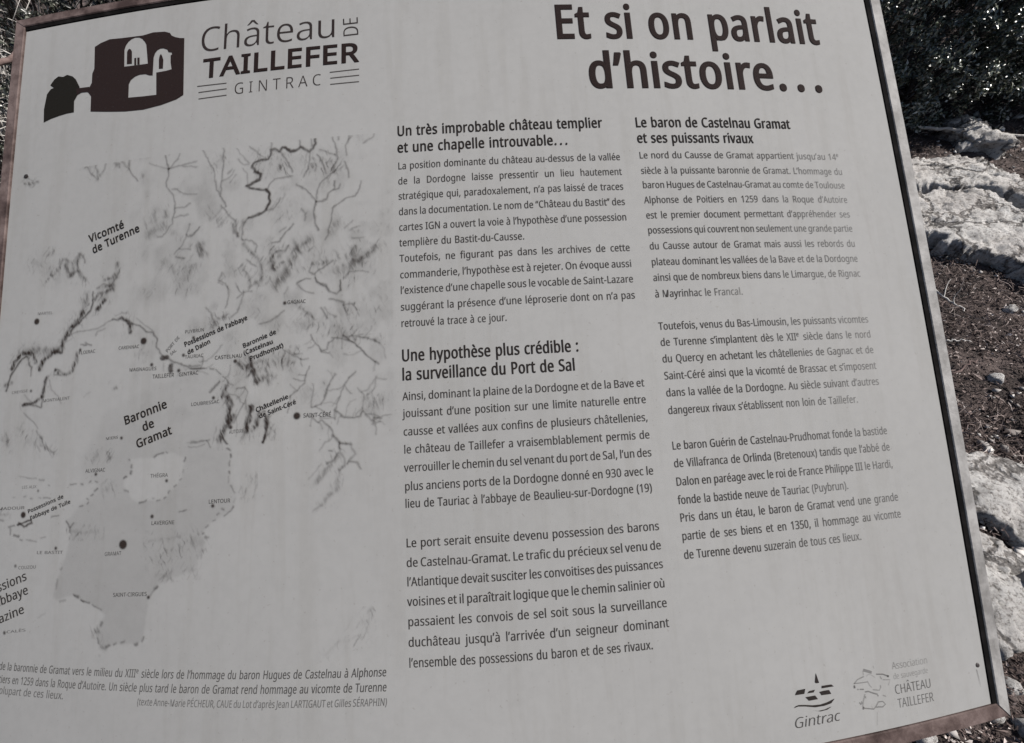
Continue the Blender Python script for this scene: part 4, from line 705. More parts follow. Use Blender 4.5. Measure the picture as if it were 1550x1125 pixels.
    ('Possessions de', -787.4, 174.8, -719.4, 152.3, 10.42, 'S', 0, 0.50, 0.50, 0.00),
    ('l’abbaye de Tulle', -781.9, 184.9, -705.3, 160.7, 10.36, 'S', 0, 0.50, 0.50, 0.00),
    ('SAINT-CIRGUES', -618.3, 300.3, -560.6, 298.8, 9.52, 'R', 0, 0.62, 0.62, 0.00),
    ('LENTOUR', -464.6, 169.4, -430.0, 169.0, 9.75, 'R', 0, 0.62, 0.62, 0.00),
    ('Possessions', -893.9, 314.9, -781.1, 276.4, 24.44, 'R', 0, 0.80, 0.80, 0.00),
    ('de l’abbaye', -879.4, 332.7, -776.3, 297.0, 24.22, 'R', 0, 0.80, 0.80, 0.00),
    ('d’Obazine', -876.4, 359.2, -781.9, 325.7, 23.26, 'R', 0, 0.80, 0.80, 0.00),
    ('CALÈS', -815.8, 357.4, -777.5, 352.9, 6.87, 'R', 0, 0.45, 0.45, 0.00),
]),
('village_lettering', [
    ('Gintrac', 369.0, 528.3, 441.4, 528.4, 23.89, 'r', 0, 0.80, 0.80, 0.22),
]),
('association_lettering', [
    ('Association', 541.3, 475.0, 605.4, 476.3, 17.32, 'r', 0, 0.42, 0.30, 0.00),
    ('de sauvegarde', 541.0, 488.8, 603.6, 489.5, 14.04, 'r', 0, 0.38, 0.34, 0.00),
    ('CHÂTEAU', 540.4, 509.1, 605.5, 510.1, 22.19, 'r', 0, 0.66, 0.66, 0.00),
    ('TAILLEFER', 542.1, 528.2, 606.0, 529.5, 22.05, 'r', 0, 0.60, 0.60, 0.00),
]),
]
LIFT = .0004
for name, lines in TEXT:
    ks = []
    for t in lines:
        if t[7] == 1:
            nat = (sum(advance(c) + WEIGHT[t[6]][0] * 1.1 for c in t[0]) - 60) * t[5] / 1000
            ks.append((t[3] - t[1]) / nat)
    kb = min(sorted(ks)[len(ks) // 2], .86) if ks else None
    if name == 'place_names':                       # every name on the map is a piece of its own
        for t in lines:
            v, f, i = letters(*t); v = v / np.array([1000, 1000, 1000])
            mesh_obj('place_name', on_board(v[:, 0], v[:, 1], LIFT + .0003 + v[:, 2]), f, M_INK, panel, {'ink': np.clip(i * 1.06, 0, .92)})
        continue
    V = []; F = []; I = []; n = 0
    for t in lines:
        v, f, i = letters(*t, kblock=kb)
        V.append(v); F += [tuple(a + n for a in q) for q in f]; I.append(i); n += len(v)
    V = np.concatenate(V) / 1000
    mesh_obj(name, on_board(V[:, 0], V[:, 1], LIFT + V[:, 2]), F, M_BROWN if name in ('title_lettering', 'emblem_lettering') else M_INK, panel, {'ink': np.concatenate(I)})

def printed(name, polys, mat, ink, lift=LIFT):
    """polys: list of contour lists (outer then holes)"""
    V = []; F = []; n = 0
    for cs in polys:
        v, f = fill([np.array(c, float) for c in cs])
        V.append(v); F += [tuple(a + n for a in q) for q in f]; n += len(v)
    import bmesh
    V = np.concatenate(V)
    bm = bmesh.new()
    bv = [bm.verts.new((a, b, 0)) for a, b in V]
    for q in F: bm.faces.new([bv[i] for i in q])
    for _ in range(8):
        long_ = [e for e in bm.edges if e.calc_length() > 22]
        if not long_: break
        bmesh.ops.subdivide_edges(bm, edges=long_, cuts=1)
        bmesh.ops.triangulate(bm, faces=[f for f in bm.faces if len(f.verts) > 3])
    bm.verts.index_update()
    V = np.array([(v.co.x, v.co.y) for v in bm.verts]); F = [tuple(v.index for v in f.verts) for f in bm.faces]
    bm.free()
    V = V / 1000
    return mesh_obj(name, on_board(V[:, 0], V[:, 1], lift), F, mat, panel, {'ink': np.full(len(V), ink)})

def ribbon(pts, w):
    p = np.array(pts, float); t = np.gradient(p, axis=0); t /= np.linalg.norm(t, axis=1, keepdims=True)
    n = np.stack([-t[:, 1], t[:, 0]], 1) * w / 2
    return np.concatenate([p + n, (p - n)[::-1]])

# castle emblem: ruin in silhouette with its openings left white
MAIN = [(-723.8, -518.6), (-725.4, -548.8), (-732.5, -558.2), (-730.7, -566.7), (-726.3, -576.2), (-726.9, -594.5), (-723.6, -604.3), (-726.6, -649.7), (-715.0, -655.6), (-697.1, -660.4), (-671.0, -658.4), (-650.4, -657.5), (-630.0, -656.7), (-610.1, -659.7), (-587.4, -657.5), (-577.1, -653.2), (-573.3, -647.3), (-566.6, -643.1), (-557.0, -639.4), (-548.1, -638.0), (-545.5, -580.5), (-543.0, -523.4), (-556.1, -516.3), (-584.7, -509.5), (-618.8, -505.6), (-653.9, -507.5), (-689.8, -512.6)]
BRIDGE = [(-757.3, -569.7), (-746.7, -569.4), (-733.5, -568.7), (-729.8, -568.6), (-731.5, -558.1), (-735.3, -559.2), (-745.9, -560.0), (-755.0, -555.9)]
TOWER = [(-820.8, -512.9), (-822.8, -538.8), (-819.3, -569.1), (-812.0, -578.2), (-805.6, -579.7), (-813.9, -586.4), (-806.2, -597.0), (-798.0, -601.8), (-788.0, -599.0), (-779.6, -601.7), (-767.8, -596.4), (-760.2, -588.8), (-755.1, -579.6), (-751.3, -572.8), (-749.6, -566.3), (-754.9, -554.9), (-759.9, -545.4), (-758.3, -522.8), (-773.2, -522.7), (-790.1, -520.5), (-806.0, -517.6)]
HOLE_A = [(-662.5, -598.1), (-664.9, -633.5), (-662.5, -642.1), (-658.4, -648.3), (-652.1, -653.0), (-645.1, -655.0), (-636.9, -653.6), (-631.0, -650.0), (-625.5, -643.2), (-622.0, -636.8), (-619.1, -618.0), (-616.0, -596.6), (-630.6, -596.9), (-645.7, -597.4)]
HOLE_B = [(-604.7, -571.2), (-605.3, -607.9), (-602.9, -616.4), (-599.3, -621.0), (-593.5, -623.7), (-587.5, -623.3), (-579.8, -619.5), (-577.0, -613.8), (-571.0, -612.3), (-569.7, -608.0), (-572.5, -606.3), (-571.6, -592.2), (-568.7, -577.9), (-579.4, -576.4), (-598.1, -575.8), (-596.5, -552.5), (-595.0, -531.1), (-620.7, -532.0), (-649.4, -533.9), (-650.5, -561.1), (-647.0, -568.7), (-638.9, -574.6), (-630.0, -576.7), (-619.0, -576.0), (-611.2, -572.2)]
WIN = [[(-657.8, -602.5), (-659.3, -627.3), (-657.6, -631.7), (-655.2, -633.4), (-651.9, -631.3), (-649.5, -626.7), (-647.6, -601.8)],
[(-642.7, -597.9), (-643.8, -612.1), (-639.8, -612.5), (-638.7, -597.8)],
[(-636.7, -597.9), (-637.8, -612.2), (-633.2, -611.9), (-632.1, -597.7)],
[(-593.6, -582.8), (-594.9, -601.0), (-593.9, -608.7), (-591.7, -612.5), (-588.9, -607.9), (-585.9, -599.1), (-585.7, -582.0)]]
LINES = [[(-518.0, -536.3), (-463.7, -535.4)],
[(-514.9, -523.9), (-463.1, -524.3)],
[(-514.2, -511.3), (-462.6, -511.8)],
[(-280.3, -534.7), (-229.3, -536.3)],
[(-279.3, -523.2), (-229.3, -524.3)],
[(-279.2, -511.3), (-229.4, -511.9)]]
em = printed('castle_emblem', [[MAIN, HOLE_A, HOLE_B]] + [[w] for w in WIN], M_BROWN, .97)
printed('emblem_tower', [[TOWER]], M_TOWER, .99)
printed('emblem_bridge', [[BRIDGE]], M_BROWN, .96, LIFT + .0002)
for l in LINES:
    printed('emblem_rule', [[ribbon(l, 1.7)]], M_BROWN, .8)
VILLAGE = [
[(413.3, 461.3), (410.1, 473.4), (412.0, 474.9), (416.5, 474.8)],
[(376.6, 485.7), (378.4, 482.7), (381.0, 480.0), (393.4, 479.5), (392.2, 482.7), (390.9, 485.9)],
[(395.9, 485.9), (399.5, 483.3), (408.5, 482.8), (405.6, 486.1)],
[(419.3, 482.6), (420.2, 479.3), (435.6, 479.6), (439.2, 482.8), (428.7, 482.7)],
[(415.0, 486.7), (422.7, 486.1), (430.8, 486.3), (433.5, 492.0), (417.8, 491.5)],
[(392.0, 490.4), (407.6, 490.3), (411.2, 495.7), (396.9, 495.8)],
[(371.9, 502.0), (375.2, 500.0), (380.6, 499.0), (390.0, 500.2), (402.1, 502.4), (414.4, 503.2), (425.4, 501.9), (437.8, 498.8), (431.4, 504.1), (419.4, 505.8), (405.1, 505.6), (389.7, 502.3), (378.6, 500.8)],
[(401.0, 509.2), (409.6, 511.0), (420.4, 510.5), (431.6, 508.2), (423.8, 511.4), (412.9, 512.1)]
]
printed('village_emblem', [[c] for c in VILLAGE], M_INK, .96)
SKETCH = [
(1.57, .34, [(472.6, 484.7), (479.1, 479.6), (491.0, 476.9)]),
(1.57, .3, [(472.7, 483.9), (482.0, 484.6), (495.2, 485.1)]),
(3.91, .6, [(471.5, 488.4), (474.2, 488.4)]),
(1.76, .4, [(476.8, 492.5), (479.0, 492.8)]),
(1.77, .4, [(480.8, 493.0), (487.8, 494.0)]),
(3.97, .36, [(491.1, 468.1), (496.0, 470.0), (505.0, 473.6)]),
(1.59, .24, [(490.5, 469.2), (490.3, 475.3)]),
(1.80, .45, [(512.0, 477.0), (523.3, 478.7), (533.2, 483.3)]),
(3.03, .5, [(530.1, 482.2), (533.0, 483.2)]),
(1.60, .2, [(508.5, 465.0), (509.7, 469.0)]),
(1.60, .34, [(518.0, 480.9), (520.2, 485.1)]),
(1.61, .24, [(521.9, 486.1), (534.2, 488.0), (530.0, 495.0)]),
(1.59, .26, [(495.4, 483.6), (498.1, 490.0), (501.2, 493.5)]),
(1.59, .3, [(502.5, 496.7), (513.6, 499.2), (517.4, 494.5)]),
(2.99, .3, [(515.7, 493.5), (516.9, 494.1)]),
(1.97, .4, [(489.0, 497.7), (494.7, 497.8), (501.7, 501.1), (508.9, 503.8), (510.2, 507.0)]),
(2.94, .3, [(487.3, 504.9), (489.6, 504.9)]),
(1.57, .32, [(488.5, 500.6), (484.1, 508.9), (481.6, 517.4)]),
(1.95, .4, [(477.3, 510.0), (479.6, 513.4)]),
(1.76, .4, [(481.3, 509.2), (481.0, 512.8)]),
(3.90, .6, [(481.5, 518.0), (483.6, 518.9)]),
(1.76, .36, [(483.6, 518.9), (490.5, 520.3), (499.6, 522.5), (504.0, 519.5), (508.8, 514.3), (516.4, 514.7), (520.4, 519.2), (515.0, 522.0), (507.6, 520.8), (503.7, 520.9)]),
(1.59, .28, [(518.0, 506.7), (523.3, 509.1)]),
(1.39, .16, [(494.7, 477.4), (498.9, 475.0), (504.3, 477.3), (509.3, 481.1)]),
(1.38, .16, [(504.5, 527.0), (501.2, 544.3)])
]
V = []; F = []; I = []; n = 0
for w, dk, pts in SKETCH:
    c = ribbon(pts, w); h = len(pts)
    V.append(c); I += [dk * .85] * (2 * h)
    F += [(n + i, n + i + 1, n + 2 * h - 2 - i, n + 2 * h - 1 - i) for i in range(h - 1)]; n += 2 * h
V = np.concatenate(V) / 1000
mesh_obj('association_emblem', on_board(V[:, 0], V[:, 1], LIFT), F, M_INK, panel, {'ink': I})

# ------------------------------------------------------------------ the drawn map: strokes of pencil and wash on a fine sheet
STROKES = '''2.8 0.34 1.3: -734,-429 -722,-410 -712,-397 -698,-385
2.8 0.30 1.3: -702,-427 -704,-413 -700,-401 -698,-386
2.8 0.28 1.3: -683,-413 -685,-402 -696,-389
2.6 0.25 1.3: -707,-428 -701,-413
2.8 0.34 1.3: -654,-429 -653,-411 -640,-397
3.0 0.34 1.2: -637,-421 -637,-406 -638,-395
2.7 0.36 1.2: -638,-395 -630,-384 -619,-370
8.7 0.20 5.0: -627,-425 -615,-416 -597,-418
7.7 0.16 5.1: -725,-416 -713,-409
6.3 0.30 2.5: -664,-410 -656,-403
6.1 0.25 2.5: -609,-383 -609,-377
3.7 0.38 1.2: -578,-428 -570,-412 -566,-397 -561,-385
2.9 0.34 1.2: -558,-426 -563,-412
2.9 0.32 1.2: -501,-414 -513,-425 -527,-427 -540,-419 -546,-403 -553,-392 -561,-385
2.9 0.34 1.2: -561,-385 -541,-388 -528,-390 -511,-393
2.7 0.30 1.2: -536,-386 -510,-383
2.4 0.25 1.2: -561,-385 -575,-390 -599,-400
3.1 0.36 1.2: -561,-385 -562,-374 -565,-359 -559,-347 -550,-336 -546,-319 -546,-308 -550,-295 -549,-284 -557,-274 -565,-264 -576,-265
2.6 0.34 1.2: -553,-347 -543,-345 -533,-337 -508,-333
2.6 0.36 1.2: -545,-311 -530,-312 -518,-317
2.6 0.34 1.2: -546,-296 -533,-297 -522,-298
6.0 0.30 2.4: -562,-310 -563,-299
14.3 0.20 7.2: -579,-309 -584,-296
14.2 0.26 4.7: -590,-270 -580,-277 -563,-283
2.6 0.36 1.2: -499,-274 -510,-263 -519,-259 -523,-262
2.6 0.34 1.2: -517,-280 -522,-262 -530,-244 -543,-231
2.5 0.34 1.2: -533,-239 -514,-236
3.5 0.36 1.2: -540,-226 -524,-222
10.3 0.20 5.7: -507,-205 -519,-191
9.2 0.14 5.8: -556,-218 -545,-206 -529,-174
11.5 0.32 4.6: -498,-241 -493,-227
5.9 0.15 3.5: -548,-268 -540,-264
3.0 0.40 1.3: -792,-204 -779,-216 -775,-226
5.6 0.42 2.0: -757,-246 -761,-230 -773,-218
3.8 0.35 1.3: -786,-258 -777,-264
17.6 0.10 10.1: -810,-247 -763,-214
6.2 0.45 1.7: -722,-251 -724,-239 -724,-223 -739,-214
3.7 0.35 1.2: -722,-251 -715,-247 -710,-234
7.4 0.40 2.5: -749,-234 -742,-223 -735,-214
6.2 0.30 1.9: -750,-245 -734,-235 -730,-224
6.1 0.45 1.7: -721,-220 -714,-209 -707,-203
5.4 0.45 1.7: -646,-226 -646,-212 -654,-202 -669,-200
8.3 0.45 2.4: -653,-191 -653,-181
3.6 0.40 1.2: -641,-214 -648,-201 -659,-187
3.6 0.30 1.2: -682,-187 -671,-193 -659,-189
4.0 0.35 1.3: -850,-399 -835,-396 -821,-398
1.3 0.30 0.8: -842,-409 -832,-400
5.2 0.48 1.2: -296,-425 -303,-417 -303,-403 -308,-394 -314,-389 -322,-394 -329,-399 -335,-394 -346,-392 -354,-400 -360,-400 -365,-394 -373,-400 -379,-398 -380,-388 -385,-382 -398,-382 -407,-379 -412,-373 -405,-363 -396,-356 -397,-347 -407,-343 -419,-337 -414,-333 -399,-329 -386,-327 -379,-320 -379,-306 -385,-291 -398,-284 -413,-281
6.4 0.40 1.2: -335,-394 -346,-392 -354,-400
6.3 0.40 1.1: -386,-327 -379,-320 -379,-306 -384,-293
6.4 0.35 1.2: -405,-363 -396,-356 -397,-347 -407,-343 -419,-337
3.0 0.36 1.2: -336,-425 -329,-408 -330,-399
3.1 0.36 1.2: -379,-400 -378,-409 -380,-414
2.6 0.30 1.2: -380,-414 -393,-422
2.6 0.30 1.2: -378,-414 -373,-426
2.6 0.32 1.2: -416,-409 -404,-397 -389,-385
3.0 0.40 1.2: -365,-394 -353,-380 -348,-366 -341,-354
3.2 0.36 1.2: -342,-347 -358,-346 -373,-344 -381,-336 -383,-327
3.0 0.40 1.1: -382,-290 -368,-294 -361,-310
3.0 0.36 1.2: -313,-387 -313,-373 -315,-357 -323,-343
3.4 0.38 1.1: -299,-382 -293,-369 -284,-346
3.5 0.30 1.2: -309,-367 -307,-359
3.4 0.30 1.1: -302,-364 -303,-353
3.5 0.30 1.4: -365,-370 -361,-364
2.8 0.30 1.2: -311,-421 -309,-398
2.8 0.34 1.2: -296,-391 -286,-386 -270,-379
3.2 0.36 1.1: -277,-422 -273,-406 -268,-388 -265,-372 -269,-361 -274,-348 -283,-339 -294,-330 -298,-320 -300,-309 -300,-297
3.5 0.34 1.2: -265,-425 -264,-405
3.5 0.34 1.2: -246,-422 -247,-403 -252,-393 -251,-376
3.4 0.34 1.1: -254,-364 -248,-348 -246,-337
10.4 0.14 5.8: -239,-417 -227,-407
3.0 0.32 1.2: -204,-418 -206,-407 -222,-396
3.2 0.40 1.1: -334,-331 -321,-322 -311,-313 -300,-297
3.4 0.40 1.1: -300,-297 -283,-300 -280,-310 -272,-318 -270,-331
2.9 0.36 1.1: -272,-316 -264,-319 -261,-325
4.5 0.40 1.1: -300,-297 -304,-286 -302,-262 -297,-248
2.9 0.38 1.1: -226,-328 -228,-317 -237,-302 -252,-300 -262,-293 -274,-284 -274,-270 -277,-257 -280,-244 -285,-231
3.4 0.26 1.1: -326,-288 -319,-279 -319,-266
3.5 0.34 1.2: -473,-428 -462,-406 -463,-392 -462,-370 -463,-353 -465,-340 -464,-323 -455,-306
3.1 0.34 1.2: -514,-424 -503,-416 -494,-402 -487,-387 -478,-369 -476,-355 -472,-340 -465,-323
2.6 0.34 1.2: -463,-350 -452,-356 -442,-367
2.4 0.30 1.2: -454,-363 -446,-371
2.3 0.30 1.2: -450,-346 -439,-359
2.4 0.26 1.2: -479,-386 -473,-377
7.2 0.14 4.8: -471,-382 -466,-395
2.3 0.26 1.2: -455,-306 -462,-301
3.0 0.36 1.1: -463,-307 -453,-295 -444,-284 -437,-277 -435,-264 -432,-251
3.2 0.38 1.1: -413,-281 -422,-273 -424,-260 -424,-244
4.6 0.34 1.4: -441,-272 -439,-259 -431,-251
2.6 0.28 1.2: -438,-406 -431,-394 -417,-379
2.6 0.34 1.2: -427,-369 -419,-357 -418,-340
2.4 0.30 1.2: -436,-389 -427,-377 -419,-376
2.8 0.34 1.2: -514,-259 -510,-261 -499,-273
2.8 0.20 1.2: -477,-284 -464,-299
3.5 0.20 1.7: -461,-277 -450,-287
11.5 0.30 4.6: -497,-241 -493,-227
2.9 0.34 1.1: -424,-244 -408,-240 -399,-231 -401,-221
5.6 0.30 2.2: -422,-236 -406,-219 -395,-207 -390,-197 -388,-173
2.9 0.34 1.1: -415,-209 -398,-195
4.4 0.32 1.7: -426,-195 -411,-183 -409,-163 -397,-167
2.7 0.30 1.1: -456,-190 -463,-178 -450,-171 -444,-161
2.7 0.25 1.1: -433,-172 -427,-159
6.6 0.20 4.4: -399,-169 -387,-171
3.6 0.40 1.1: -338,-262 -350,-250 -360,-235 -373,-234
2.7 0.32 1.1: -361,-252 -351,-259
4.0 0.42 1.3: -345,-226 -352,-219 -366,-218 -375,-206 -368,-187 -354,-199
7.7 0.45 2.8: -375,-203 -368,-190
11.0 0.40 4.4: -332,-217 -339,-202 -344,-190
13.2 0.34 5.5: -310,-233 -320,-224 -325,-219
5.5 0.30 3.3: -335,-236 -330,-217
10.9 0.45 4.4: -349,-180 -356,-171 -366,-159
8.9 0.20 5.5: -373,-223 -367,-213
6.6 0.22 3.3: -370,-208 -360,-209
2.9 0.34 1.1: -304,-220 -312,-213
3.0 0.40 1.1: -272,-194 -284,-188 -304,-175 -312,-180 -307,-192
6.5 0.36 2.2: -304,-192 -294,-192 -284,-193
3.2 0.34 1.1: -302,-176 -299,-161 -284,-156 -278,-147
2.8 0.34 1.1: -331,-161 -319,-169 -309,-167
9.7 0.42 3.2: -202,-214 -218,-200 -233,-190
9.7 0.24 5.4: -233,-190 -245,-185 -267,-174
6.5 0.34 2.2: -237,-215 -242,-184
3.3 0.26 1.5: -272,-212 -260,-198
3.2 0.30 1.5: -253,-203 -251,-196
2.8 0.30 1.1: -255,-165 -245,-174 -230,-176 -216,-171
2.6 0.34 1.1: -261,-161 -260,-145
13.2 0.28 5.5: -267,-256 -275,-243
2.6 0.30 1.1: -252,-249 -240,-260
2.6 0.30 1.1: -245,-244 -230,-250
2.6 0.32 1.1: -242,-230 -223,-229
27.1 0.07 13.6: -356,-288 -331,-296
34.7 0.06 16.2: -390,-373 -332,-367 -280,-362
32.6 0.07 15.2: -380,-185 -304,-205 -255,-175
3.1 0.50 1.1: -689,-181 -689,-164 -693,-149 -705,-137 -719,-128 -731,-111
7.2 0.62 1.9: -707,-147 -716,-133 -731,-121 -739,-109 -744,-94
9.6 0.30 3.0: -701,-178 -705,-160 -709,-145
5.4 0.45 1.7: -655,-189 -653,-184 -661,-180 -679,-176 -685,-169
6.0 0.30 2.4: -679,-187 -665,-188 -646,-202
9.5 0.22 4.8: -675,-170 -664,-177
7.1 0.60 1.7: -666,-166 -673,-158 -680,-151
4.8 0.50 1.2: -745,-94 -742,-83 -761,-84
7.3 0.60 1.8: -752,-85 -761,-84 -773,-77 -781,-69 -785,-59
9.8 0.34 3.7: -752,-89 -773,-86 -792,-89 -815,-92 -831,-91
9.8 0.24 4.9: -780,-93 -802,-96
6.2 0.58 1.5: -844,-63 -839,-76 -824,-88 -811,-88 -801,-83 -796,-72
3.7 0.45 1.2: -811,-81 -808,-68 -802,-63 -803,-50
4.2 0.50 1.2: -814,-82 -823,-79 -835,-65 -846,-50 -852,-26
6.2 0.40 1.7: -856,-37 -842,-40
5.9 0.52 1.4: -713,-78 -714,-66 -719,-51 -730,-45 -746,-49
3.1 0.40 1.2: -746,-53 -754,-56 -754,-46 -742,-44
5.4 0.55 1.4: -767,-44 -773,-35 -775,-20 -779,-10 -791,-3 -813,-1
3.6 0.45 1.2: -774,-12 -776,6 -795,1
2.4 0.28 1.2: -763,-39 -759,-23 -745,-10 -737,3
2.4 0.25 1.2: -813,-18 -800,-6
2.8 0.45 1.2: -706,-93 -695,-91 -699,-95 -686,-90
2.8 0.28 1.2: -733,-111 -724,-113 -706,-116 -688,-116 -674,-118 -660,-125 -649,-129
4.0 0.45 1.2: -649,-129 -632,-131 -620,-125
6.9 0.50 1.5: -633,-131 -622,-126 -615,-118 -613,-106
2.8 0.30 1.2: -679,-106 -675,-113 -662,-116
2.3 0.25 1.2: -644,-136 -633,-140 -624,-138
3.4 0.45 1.1: -614,-121 -597,-114 -585,-104 -574,-101 -565,-91 -565,-78 -556,-65 -550,-59
2.3 0.25 1.1: -603,-127 -586,-113 -571,-102
2.4 0.20 1.2: -726,-105 -738,-98 -740,-88
3.5 0.46 1.1: -550,-59 -533,-50 -517,-44 -504,-39 -480,-36
2.6 0.40 1.1: -507,-43 -488,-42
8.3 0.62 0.8: -554,-59 -546,-59
7.1 0.62 0.8: -538,-46 -537,-36
2.2 0.20 1.1: -551,-50 -549,-38
2.9 0.30 1.2: -811,13 -788,32 -781,40
2.8 0.32 1.2: -783,45 -773,56 -762,73
2.3 0.14 1.2: -693,-6 -683,-13
4.5 0.26 2.3: -639,-15 -634,-17
6.8 0.14 3.4: -589,-68 -583,-70
3.6 0.14 2.4: -822,38 -812,41
6.1 0.16 3.7: -843,54 -839,65
3.1 0.34 1.1: -482,-135 -473,-126 -467,-110
4.9 0.36 1.5: -467,-110 -461,-115 -449,-116
3.3 0.30 1.1: -446,-166 -443,-151 -448,-131
3.1 0.34 1.1: -430,-165 -422,-152 -429,-145
2.8 0.34 1.1: -419,-154 -423,-136 -429,-122 -439,-115
2.4 0.26 1.1: -419,-154 -404,-154
2.7 0.26 1.1: -455,-180 -463,-174 -454,-170
2.2 0.26 1.1: -467,-108 -468,-100
3.9 0.30 1.1: -390,-100 -372,-104 -360,-111 -350,-119
2.4 0.26 1.1: -452,-72 -465,-56 -477,-47 -488,-48
3.2 0.22 1.1: -345,-156 -351,-146
2.8 0.34 1.1: -329,-159 -316,-146 -304,-143
2.6 0.34 1.1: -331,-163 -319,-168
3.4 0.44 1.1: -301,-167 -296,-159 -284,-154 -278,-145 -267,-139 -261,-146 -261,-161
3.0 0.38 1.1: -277,-132 -264,-128 -255,-124 -252,-113 -249,-103
2.7 0.34 1.1: -255,-121 -238,-123
4.3 0.40 1.3: -331,-129 -323,-120 -311,-111 -300,-101
3.2 0.36 1.1: -291,-118 -281,-101
2.5 0.30 1.1: -286,-118 -277,-108 -267,-102
3.1 0.38 1.0: -306,-77 -303,-66 -296,-58 -291,-50 -281,-52 -279,-62 -272,-68
3.1 0.36 1.0: -274,-71 -258,-67 -241,-61
3.9 0.44 1.0: -256,-72 -241,-60 -229,-49 -219,-38 -201,-24
2.9 0.36 1.0: -238,-61 -236,-68 -219,-66 -200,-57
4.1 0.30 1.6: -210,-62 -200,-61
2.9 0.32 1.0: -352,-57 -339,-48 -325,-40 -312,-40
3.6 0.30 1.3: -342,-54 -330,-47
2.9 0.36 1.0: -309,-28 -315,-14 -317,-2 -329,8 -338,17
2.6 0.30 1.0: -302,1 -305,33
2.8 0.36 1.0: -305,35 -290,31 -283,16 -277,0 -268,-13
2.4 0.24 1.0: -277,2 -286,20
3.5 0.36 1.0: -238,-15 -248,-5
2.6 0.34 1.0: -248,-5 -257,11 -262,27 -269,42 -269,56
2.8 0.30 1.0: -234,10 -225,22 -227,45 -218,57 -209,66
2.8 0.26 1.0: -206,-5 -208,14 -220,22
3.0 0.38 1.0: -269,42 -257,52 -244,54 -230,54 -227,47
3.0 0.36 1.0: -200,58 -209,55 -212,60 -207,64 -200,62
3.0 0.36 1.0: -305,49 -295,59 -290,56 -283,62 -276,68 -272,78 -262,90 -262,99
2.6 0.30 1.0: -262,91 -244,94
13.9 0.24 5.0: -211,48 -201,30
10.0 0.20 5.0: -220,43 -215,36
16.7 0.16 8.3: -264,-85 -252,-74
10.6 0.18 5.3: -320,-94 -330,-97
2.7 0.28 1.1: -308,-93 -315,-86
23.1 0.08 10.5: -291,-94 -231,-114
16.3 0.10 8.2: -317,21 -312,10
7.4 0.50 2.1: -423,-41 -413,-33 -401,-35 -403,-43
7.4 0.50 2.1: -401,-34 -398,-25
2.5 0.40 1.1: -400,-25 -410,-17
7.3 0.50 2.1: -398,-25 -392,-8
7.3 0.46 2.5: -393,-10 -383,-14 -372,-16 -373,-6
4.2 0.30 2.1: -378,-28 -376,-23
4.2 0.30 2.1: -388,-42 -380,-40
3.1 0.24 1.5: -378,-37 -373,-36
2.4 0.34 1.0: -503,-39 -487,-37 -477,-35
2.8 0.40 1.0: -471,-35 -464,-33
2.8 0.40 1.0: -460,-32 -453,-26
2.8 0.40 1.0: -449,-22 -443,-16 -439,-11
2.5 0.36 0.9: -436,-9 -432,-7
3.1 0.36 0.9: -425,-0 -412,-3
2.3 0.30 0.9: -412,-3 -407,5 -411,22 -419,33 -428,51
4.3 0.46 1.1: -455,-13 -463,-5 -470,2
5.3 0.50 1.5: -442,-6 -446,3 -448,10
8.4 0.50 2.1: -440,11 -437,27 -438,44
5.2 0.44 1.5: -435,16 -432,25 -438,39
9.3 0.60 2.1: -431,42 -440,53 -445,62 -449,78
4.1 0.50 1.2: -446,73 -438,82
8.2 0.62 1.6: -401,29 -402,41 -406,55 -408,66
4.1 0.30 2.0: -410,68 -412,75
5.6 0.50 1.6: -388,40 -391,56 -398,64
4.1 0.35 1.4: -385,40 -379,38
7.1 0.55 1.8: -375,47 -376,61
4.1 0.50 1.2: -375,63 -376,72 -380,84
2.6 0.26 1.4: -366,64 -370,73
2.3 0.32 1.0: -497,77 -482,76 -467,75
3.3 0.36 1.0: -472,76 -464,86
2.2 0.20 1.1: -497,-36 -474,-26
10.5 0.16 6.3: -361,-46 -346,-40
4.2 0.36 1.3: -773,55 -769,68 -759,75 -744,81
9.5 0.10 5.9: -795,59 -782,63
3.7 0.16 2.4: -842,59 -839,62
2.6 0.24 1.1: -811,116 -789,119 -777,121
3.0 0.30 1.0: -770,122 -761,124
3.5 0.30 1.0: -752,132 -750,133
3.1 0.26 1.1: -821,149 -819,149
3.1 0.26 1.1: -798,148 -795,148
3.0 0.28 1.0: -785,151 -782,151
3.0 0.28 1.0: -769,151 -766,152
3.0 0.30 1.0: -760,152 -745,152
3.6 0.30 1.2: -847,184 -837,185
3.6 0.24 1.7: -848,176 -828,176
2.9 0.36 1.0: -708,133 -697,132
3.3 0.38 1.0: -688,132 -685,132
3.3 0.38 1.0: -673,130 -671,129
3.3 0.38 1.0: -662,130 -659,130
3.3 0.42 1.0: -657,140 -662,144
3.3 0.42 1.0: -664,149 -668,151
3.3 0.30 1.0: -676,155 -673,157
3.3 0.42 1.0: -675,163 -673,162
3.3 0.42 1.0: -688,167 -683,166
6.5 0.15 3.3: -644,142 -638,142
4.0 0.50 1.0: -808,192 -796,189 -782,184
3.9 0.50 1.0: -782,184 -780,189 -793,196 -805,189
3.5 0.40 1.2: -826,197 -815,194
3.1 0.36 1.2: -823,199 -822,206
4.7 0.46 1.2: -814,209 -804,210
3.5 0.30 1.2: -800,216 -796,217
3.0 0.26 1.1: -787,217 -768,218
3.0 0.26 1.1: -760,213 -751,212
3.2 0.40 1.0: -741,181 -728,179
4.0 0.40 1.1: -711,189 -703,198 -703,206
2.7 0.36 1.1: -698,192 -703,198
4.4 0.14 2.6: -699,203 -681,206 -653,205
3.3 0.36 1.0: -603,98 -601,100
3.9 0.40 1.0: -598,108 -598,111
3.9 0.44 1.0: -598,117 -599,121
